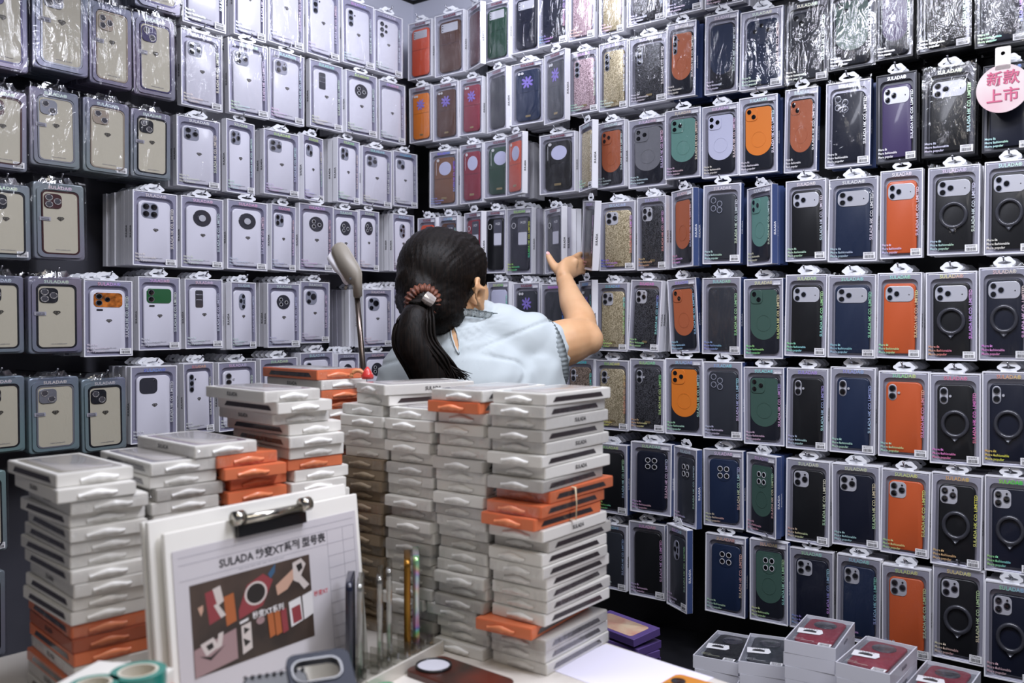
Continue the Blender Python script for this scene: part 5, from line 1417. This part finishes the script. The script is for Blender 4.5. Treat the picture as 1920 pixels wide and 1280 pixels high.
# hand, laid out from the wrist: fingers point to the picture's right and reach round the box
def H_(px, py, z): return U(px, py, z)
palm = [H_(1056, 518, 2.408), H_(1062, 507, 2.430), H_(1071, 500, 2.450)]
fingers = [
 [H_(1069, 487, 2.450), H_(1078, 482, 2.482), H_(1087, 476.5, 2.512), H_(1096, 475, 2.540)],
 [H_(1075, 497.5, 2.455), H_(1085, 493, 2.486), H_(1093, 491, 2.514), H_(1102, 490.5, 2.540)],
 [H_(1077, 507, 2.452), H_(1086, 502, 2.482), H_(1094, 501, 2.510), H_(1102, 501, 2.534)],
 [H_(1075, 516, 2.446), H_(1083, 512, 2.470), H_(1089, 511, 2.492), H_(1095, 511, 2.514)]]
thumb = [H_(1052, 512, 2.425), H_(1040, 500, 2.432), H_(1033, 489, 2.446), H_(1027.5, 478, 2.456)]
body_parts = [
 limb(spine, [(.165, .115), (.168, .118), (.138, .100), (.150, .108), (.158, .104), (.115, .080)], 28, lath),
 limb([LS, (LS + NB) / 2 + Vector((0, 0, .015)), NB, (RS + NB) / 2 + Vector((0, 0, .024)), RS], [.050, .052, .060, .054, .052], 18),
 limb([NB - Vector((0, 0, .03)), NB + Vector((0, .004, .02)), HM @ Vector((0, -.012, -.055))], [.062, .056, .054], 20),
 # head: skull, jaw, cheeks, nose, lips, brow, chin
 ell((0, -.008, .030), (.074, .094, .088), HM, 28), ell((0, .024, -.030), (.060, .066, .072), HM, 24), ell((0, .056, -.082), (.030, .030, .026), HM),
 ell((.038, .050, -.020), (.028, .034, .034), HM), ell((-.038, .050, -.020), (.028, .034, .034), HM),
 ell((.040, .012, -.060), (.026, .044, .030), HM), ell((-.040, .012, -.060), (.026, .044, .030), HM),
 limb([(0, .086, .010), (0, .096, -.012), (0, .106, -.030)], [.009, .011, .014], 12, None, HM), ell((.010, .096, -.034), (.009, .010, .008), HM), ell((-.010, .096, -.034), (.009, .010, .008), HM),
 limb([(-.022, .079, -.058), (0, .090, -.056), (.022, .079, -.058)], [.006, .009, .006], 10, None, HM), limb([(-.018, .078, -.068), (0, .088, -.069), (.018, .078, -.068)], [.006, .009, .006], 10, None, HM),
 ell((.032, .078, .014), (.015, .010, .010), HM), ell((-.032, .078, .014), (.015, .010, .010), HM), limb([(-.05, .070, .030), (0, .086, .034), (.05, .070, .030)], [.008, .009, .008], 10, None, HM),
 # ears
 limb([(.078, .012, -.048), (.083, .010, -.030), (.090, -.004, -.004), (.088, -.006, .010)], [(.008, .007), (.011, .010), (.006, .020), (.005, .012)], 12, None, HM), ell((.0805, .012, -.050), (.007, .009, .010), HM), limb([(.089, .006, .010), (.095, -.008, .012), (.0965, -.018, -.004), (.090, -.014, -.028), (.082, .004, -.046)], [.0042, .0050, .0050, .0045, .004], 8, None, HM),
 limb([(-.077, .010, -.034), (-.081, .012, -.018), (-.085, -.002, .010), (-.082, -.004, .020)], [(.008, .006), (.012, .010), (.006, .022), (.004, .012)], 12, None, HM),
 # right arm, raised
 limb([RS, RS.lerp(RE, .35), RS.lerp(RE, .75), RE], [.060, .059, .056, .046], 18),
 limb([RE + Vector((-.006, 0, -.004)), RE.lerp(RW, .28) + Vector((.005, -.004, .004)), RE.lerp(RW, .62), RW], [.041, .038, .033, (.025, .021)], 18),
 ell(RE + Vector((.012, -.008, -.006)), (.036, .036, .036)),
 # left arm, hanging and bent forward
 limb([LS, LS.lerp(LE, .4), LS.lerp(LE, .8), LE], [.050, .046, .042, .038], 16),
 limb([LE, LE.lerp(LW, .35), LE.lerp(LW, .75), LW, LW + Vector((.01, .09, -.01))], [.038, .037, .030, .025, (.034, .016)], 16),
 # legs and feet
 limb([st(930, .84, 2.12), st(932, .66, 2.13), st(930, .46, 2.13), st(929, .26, 2.12), st(928, .09, 2.11)], [.088, .078, .056, .050, .036], 18),
 limb([st(842, .84, 2.12), st(839, .66, 2.13), st(838, .46, 2.13), st(838, .26, 2.12), st(838, .09, 2.11)], [.088, .078, .056, .050, .036], 18),
 limb([st(928, .045, 2.10), st(930, .035, 2.20), st(930, .028, 2.29)], [.036, (.030, .040), (.022, .036)], 14),
 limb([st(838, .045, 2.10), st(836, .035, 2.20), st(836, .028, 2.29)], [.036, (.030, .040), (.022, .036)], 14),
]
def mk_hand():
    hp = []
    hl = (fingers[3][0] - fingers[0][0]).normalized()
    hp.append(limb([palm[0], palm[1], palm[2], (fingers[0][0] + fingers[3][0]) / 2 + (palm[2] - palm[1]) * .15], [(.023, .019), (.031, .018), (.031, .0155), (.028, .012)], 18, hl))
    hp.append(limb([RW, palm[0], palm[1]], [(.025, .021), (.024, .020), (.022, .017)], 16))
    for fg, r in zip(fingers, ((.0092, .0088, .0080, .0068), (.0094, .0090, .0081, .0070), (.0090, .0086, .0078, .0066), (.0080, .0076, .0068, .0058))):
        hp.append(limb([fg[0] + (palm[1] - fg[0]) * .35] + fg, [r[0] * 1.15] + list(r), 12))
    hp.append(limb([palm[1] + (RW - palm[1]) * .4] + thumb, [.015, .0145, .0122, .0105, .0082], 14))
    return hp
body_parts += mk_hand()
wl = tag(empty('person', (st(884, 0, 2.12).x, 2.12, 0)), 'person with black ponytail and pale blue blouse, back turned, reaching for a box', 'person')
WO = wl.location.copy()
def wput(name, me, m, parent=wl):
    me.transform(Matrix.Translation(-WO)); me.update()
    return put(name, me, m, parent)
wput('body', shells(body_parts, .0046, 'body', 4), [M_SKIN])
# nails
def nail(fg, r, up):
    t = (fg[-1] - fg[-2]).normalized(); n = (up - t * up.dot(t)).normalized(); s = t.cross(n)
    bm = bmesh.new()
    c = fg[-1] + t * .0015 + n * r * .96
    for a in [0]:
        vs = []
        for i in range(14):
            an = 2 * math.pi * i / 14
            vs.append(bm.verts.new(c + t * (.0062 * math.cos(an)) + s * (.0052 * math.sin(an)) - n * (.0022 * abs(math.sin(an)) ** 2 + .0010 * max(0, math.cos(an)))))
        top = bm.verts.new(c + n * .0006)
        for i in range(14): bm.faces.new((vs[i], vs[(i + 1) % 14], top))
    bmesh.ops.recalc_face_normals(bm, faces=bm.faces)
    wput('fingernail', done(bm, 'nail', True), [M_NAIL])
nail(thumb, .0080, Vector((.25, -1, .25)))
for fg, r in zip(fingers, (.0066, .0068, .0064, .0056)): nail(fg, r, Vector((-.3, -.6, .9)))

# blouse: torso, batwing shoulder and loose right sleeve as one piece
CUFF = U(1050, 657, 2.150)
ax = (RE - RS).normalized()
tor = [st(884, .86, 2.12), st(885, .95, 2.12), st(890, 1.06, 2.12), st(893, 1.17, 2.115), st(886, 1.265, 2.110), st(874, 1.345, 2.112)]
SIDE = [U(985, 648, 2.125), U(998, 652, 2.128), U(1008, 655, 2.132), CUFF]
bl_parts = [
 limb(tor, [(.178, .126), (.182, .130), (.176, .124), (.186, .128), (.180, .118), (.100, .086)], 32, lath),
 limb([LS + Vector((-.004, 0, -.004)), (LS + NB) / 2 + Vector((0, 0, .012)), NB - Vector((0, 0, .012)), (RS + NB) / 2 + Vector((0, 0, .030)), RS + Vector((0, 0, .026))], [.060, .066, .070, .066, .066], 20),
 limb([RS - lath * .06, SIDE[0], SIDE[1], SIDE[2], CUFF - ax * .052], [(.075, .090), (.066, .082), (.064, .080), (.063, .079), (.064, .079)], 24, Vector((0, 1, 0))),
 # cloth hanging from the raised sleeve to the side of the body
 limb([U(1010, 690, 2.12), U(1012, 740, 2.12), U(1000, 800, 2.12), U(985, 870, 2.12)], [(.070, .060), (.072, .062), (.070, .062), (.066, .06)], 22, Vector((0, 1, 0))),
 limb([LS, LS.lerp(LE, .30), LS.lerp(LE, .62)], [.058, .062, .064], 20),
]
blm = shells(bl_parts, .0055, 'blouse', 8)
KH0, KH1 = U(850, 612, 2.0), U(858, 664, 2.0)            # keyhole slit at the back of the neck
SH = RS
_src = [(v.co.copy(), v.normal.copy()) for v in blm.vertices]
_new = []
for p, n in _src:
    d = 0.0
    # drapes running from the raised shoulder down across the back, and fine gathers under the collar
    q = p - SH
    al, ac = q.x * .45 + q.z * .89, q.x * .89 - q.z * .45
    d += .0050 * noise.noise(Vector((ac * 15, p.y * 5, al * 4.5))) + .0032 * noise.noise(Vector((ac * 34 + 3, p.y * 9, al * 9)))
    sharp = abs(noise.noise(Vector((ac * 11 - al * 7, p.y * 6, al * 8 + 7))))
    d -= .0055 * max(0, 1 - sharp * 7) + .0018 * noise.noise(p * 46) * 0
    c = p - (NB + Vector((0, -.05, 0)))
    g = math.hypot(c.x, c.z)
    d += .0022 * math.sin(math.atan2(c.x, -c.z) * 46) * max(0, 1 - g / .11)
    _new.append(p + n * d)
for v, q in zip(blm.vertices, _new): v.co = q
blo = wput('blouse', blm, [M_BLOUSE, M_SKIN, M_LACE])
# keyhole: a teardrop opening cut through the blouse back, skin behind it
M_KEY = M_SKIN
def surf_y(px, py):
    "where the line of sight through (px, py) meets the blouse back"
    dg = bpy.context.evaluated_depsgraph_get()
    o_ = EYE - WO; d_ = ray(px, py).normalized()
    ok, loc, nor, idx = blo.ray_cast(o_, d_)
    return (loc + WO, nor) if ok else (None, None)
bpy.context.view_layer.update()
kp = []
for i in range(11):
    t = i / 10
    kp.append((848.5 + 12 * t, 611 + 53 * t, 5.6 * math.sin(math.pi * min(1, .16 + .84 * t)) ** .8))
L_, R2_ = [], []
for x, y, w in kp:
    for arr, sx_ in ((L_, -1), (R2_, 1)):
        h, nn = surf_y(x + sx_ * w, y)
        arr.append((h, nn))
if all(h is not None for h, _ in L_ + R2_):
    bm = bmesh.new()
    a = [bm.verts.new(h + n_ * .0012) for h, n_ in L_]; b = [bm.verts.new(h + n_ * .0012) for h, n_ in R2_]
    m_ = [bm.verts.new((p[0] + q[0]) / 2 + (p[1] + q[1]).normalized() * .0020) for p, q in zip(L_, R2_)]
    bridge(bm, a, m_, 0, False); bridge(bm, m_, b, 0, False)
    bmesh.ops.recalc_face_normals(bm, faces=bm.faces)
    wput('keyhole_opening', done(bm, 'keyhole', True), [M_SKIN])
    bm = bmesh.new()
    edge = [h + n_ * .0022 for h, n_ in L_] + [h + n_ * .0022 for h, n_ in R2_[::-1]]
    edge.append(edge[0])
    tube(bm, edge, .0019, 8)
    wput('keyhole_piping', done(bm, 'piping', True), [M_BLOUSE])
# ruffled cuff of the right sleeve
def ruffle(c, axis, r1, r2, wdt, waves, up, name, m, amp=.05, tilt=0):
    axis = axis.normalized(); s = (up - axis * up.dot(axis)).normalized(); t = axis.cross(s)
    bm = bmesh.new(); n = 300; rows = []
    for j, (w, k) in enumerate(((-.4, .96), (.0, 1.0), (.5, 1.03), (1.0, 1.06))):
        rows.append([bm.verts.new(c + axis * (wdt * w) + (s * (r1 * math.cos(2 * math.pi * i / n)) + t * (r2 * math.sin(2 * math.pi * i / n))) * (k + amp * (j / 3) * math.sin(waves * 2 * math.pi * i / n)) ) for i in range(n)])
    for a_, b_ in zip(rows, rows[1:]): bridge(bm, a_, b_)
    bmesh.ops.solidify(bm, geom=list(bm.faces), thickness=.0016)
    bmesh.ops.recalc_face_normals(bm, faces=bm.faces)
    return wput(name, done(bm, name, True), [m])
ruffle(CUFF - ax * .034, ax, .0765, .0635, .020, 44, Vector((0, 0, 1)), 'sleeve_ruffle', M_BLOUSE, .020)
la = (LE - LS).normalized()
ruffle(LS.lerp(LE, .66), la, .066, .066, .010, 24, Vector((0, 1, 0)), 'sleeve_ruffle', M_BLOUSE, .05)
# lace collar round the neck
nax = Vector((.10, .10, 1)).normalized()
ruffle(NB + Vector((.002, -.004, .022)), nax, .080, .072, .012, 30, Vector((1, 0, 0)), 'lace_collar', M_LACE, .05)
wput('trousers', shells([limb([st(885, .80, 2.12), st(885, .90, 2.12), st(885, .97, 2.12)], [(.172, .122), (.175, .125), (.165, .115)], 26, lath),
 limb([st(930, .84, 2.12), st(932, .66, 2.13), st(930, .46, 2.13), st(929, .26, 2.12), st(928, .11, 2.11)], [.098, .090, .070, .064, .058], 18),
 limb([st(842, .84, 2.12), st(839, .66, 2.13), st(838, .46, 2.13), st(838, .26, 2.12), st(838, .11, 2.11)], [.098, .090, .070, .064, .058], 18)], .010, 'trousers', 4), [M_TROUSER])

# hair: cap drawn back to the tie, side lock before the ear, knot
TIE = U(793, 566, 1.985)
TL = HM.inverted() @ TIE
hair_parts = [ell((0, -.020, .038), (.085, .102, .096), HM, 30), ell((-.002, -.044, -.010), (.076, .076, .084), HM, 26), ell((.004, -.046, -.048), (.066, .058, .056), HM, 24),
 ell((.070, .030, .046), (.016, .030, .040), HM), ell((-.070, .030, .046), (.016, .030, .040), HM), ell((.0, .050, .085), (.060, .040, .036), HM),
 limb([(.074, .034, .040), (.077, .034, .012), (.076, .036, -.008)], [(.010, .012), (.008, .009), (.004, .004)], 10, None, HM),
 limb([(0, -.085, .01), tuple(TL)], [.060, .030], 18, None, HM), limb([(.034, -.056, -.044), tuple(TL * .96)], [.040, .024], 16, None, HM), limb([(-.05, -.05, -.02), tuple(TL * .96)], [.05, .026], 16, None, HM)]
hm_ = shells(hair_parts, .005, 'hair', 10)
# grooves combed towards the tie
Ti = HM.inverted()
axis_l = TL.normalized()
u_ = axis_l.cross(Vector((0, 0, 1))).normalized(); w_ = axis_l.cross(u_)
_src = [(v.co.copy(), v.normal.copy()) for v in hm_.vertices]
_new = []
for p, n in _src:
    l = Ti @ p - TL
    an = math.atan2(l.dot(u_), l.dot(w_))
    _new.append(p + n * (.0010 * math.sin(an * 60 + 5 * noise.noise(l * 20)) + .0014 * noise.noise(Vector((an * 9, l.length * 4, 0)))))
for v, q in zip(hm_.vertices, _new): v.co = q
hair = wput('hair', hm_, [M_HAIR])
# ponytail: one locks-of-hair volume made of many tapering strands
r = random.Random(5)
path = [TIE + Vector((-.004, -.012, -.002)), U(779, 598, 1.955), U(775, 640, 1.945), U(800, 682, 1.95), U(835, 716, 1.955)]
bm = bmesh.new()
core = [(path[0], .020), (path[1], .034), (path[2], .040), (U(796, 676, 1.955), .044), (U(812, 712, 1.96), .040), (U(822, 745, 1.965), .020)]
limb([c for c, _ in core], [x for _, x in core], 18)(bm)
for k in range(230):
    a = r.uniform(0, 2 * math.pi); q = math.sqrt(r.random())
    off = lambda s: Vector((math.cos(a) * s * q, .6 * math.sin(a) * s * q, .18 * math.cos(a + 1) * s))
    side = math.cos(a) * q
    e = U(815 + 42 * side + r.uniform(-6, 6) + (30 * r.random() if side > .45 else 0), 716 + r.uniform(-6, 26) - 8 * max(0, side), 1.955 + r.uniform(-.02, .02))
    pts = [TIE + off(.016), U(779, 598, 1.952) + off(.040), U(777, 642, 1.945) + off(.048), U(803 , 684, 1.95) + off(.054), e]
    P = []
    for i in range(len(pts) - 1):
        p0, p1, p2, p3 = pts[max(i - 1, 0)], pts[i], pts[i + 1], pts[min(i + 2, len(pts) - 1)]
        for s in range(4):
            t = s / 4
            P.append(.5 * ((2 * p1) + (p2 - p0) * t + (2 * p0 - 5 * p1 + 4 * p2 - p3) * t * t + (3 * p1 - p0 - 3 * p2 + p3) * t ** 3))
    P.append(pts[-1])
    rd = r.uniform(.0016, .0034)
    tube(bm, P, [rd * (1 if i < len(P) * .7 else max(.12, (len(P) - i) / (len(P) * .3))) for i in range(len(P))], 5)
# the wisps that sweep out to the right at the ends
for k in range(26):
    t = k / 25
    s0 = U(815 + 25 * t, 672 + 10 * t + r.uniform(-3, 3), 1.935 + .02 * r.random()); e = U(868 + r.uniform(-14, 20), 706 + r.uniform(-6, 8), 1.94)
    mid = s0.lerp(e, .5) + Vector((0, 0, r.uniform(-.008, .002)))
    tube(bm, [TIE + Vector((.004, -.02, -.06)), U(806, 640, 1.935), s0, mid, e], [.002, .003, .0028, .0018, .0004], 5)
bmesh.ops.recalc_face_normals(bm, faces=bm.faces)
wput('ponytail', done(bm, 'ponytail', True), [M_HAIR])
# scrunchie with a crystal bead
bm = bmesh.new()
torus(bm, .030, .0108, 96, 10, (0, 0, 0), .20, 23)
sm = done(bm, 'hair_tie', True)
dirp = (path[1] - TIE).normalized()
q = Vector((0, 1, 0)).rotation_difference((dirp + Vector((.5, -.1, .5))).normalized())
sm.transform(Matrix.Translation(TIE + Vector((0, -.004, 0))) @ q.to_matrix().to_4x4())
ht = wput('hair_tie', sm, [M_SCRUNCH])
bm = bmesh.new()
c = U(803, 560, 1.945)
tube(bm, [c + Vector((-.008, 0, .006)), c + Vector((0, 0, 0)), c + Vector((.010, .004, -.007))], [.0125, .0138, .0120], 12)
bmesh.ops.recalc_face_normals(bm, faces=bm.faces)
wput('crystal_bead', done(bm, 'crystal_bead', False), [M_BEAD], ht)

# the brown-smoke box she is pulling forward
o = put('boxed_phone_case', cached('rear', mk_rear), None) if False else None
a_held = math.atan2(N_R.x, -N_R.y) - math.radians(38)
hp = U(1101, 441, 2.50)
hp = U(1102, 441, 2.465)
held = build_front(('S', 'smoke', 'none', 'xf'), 'smoky brown translucent case box held and tilted by the woman, fourth row', 'front packages in the fourth row of the coloured-case wall', hp, (0, math.radians(-7) * -1, a_held), (.93, 1, .98), 'R')
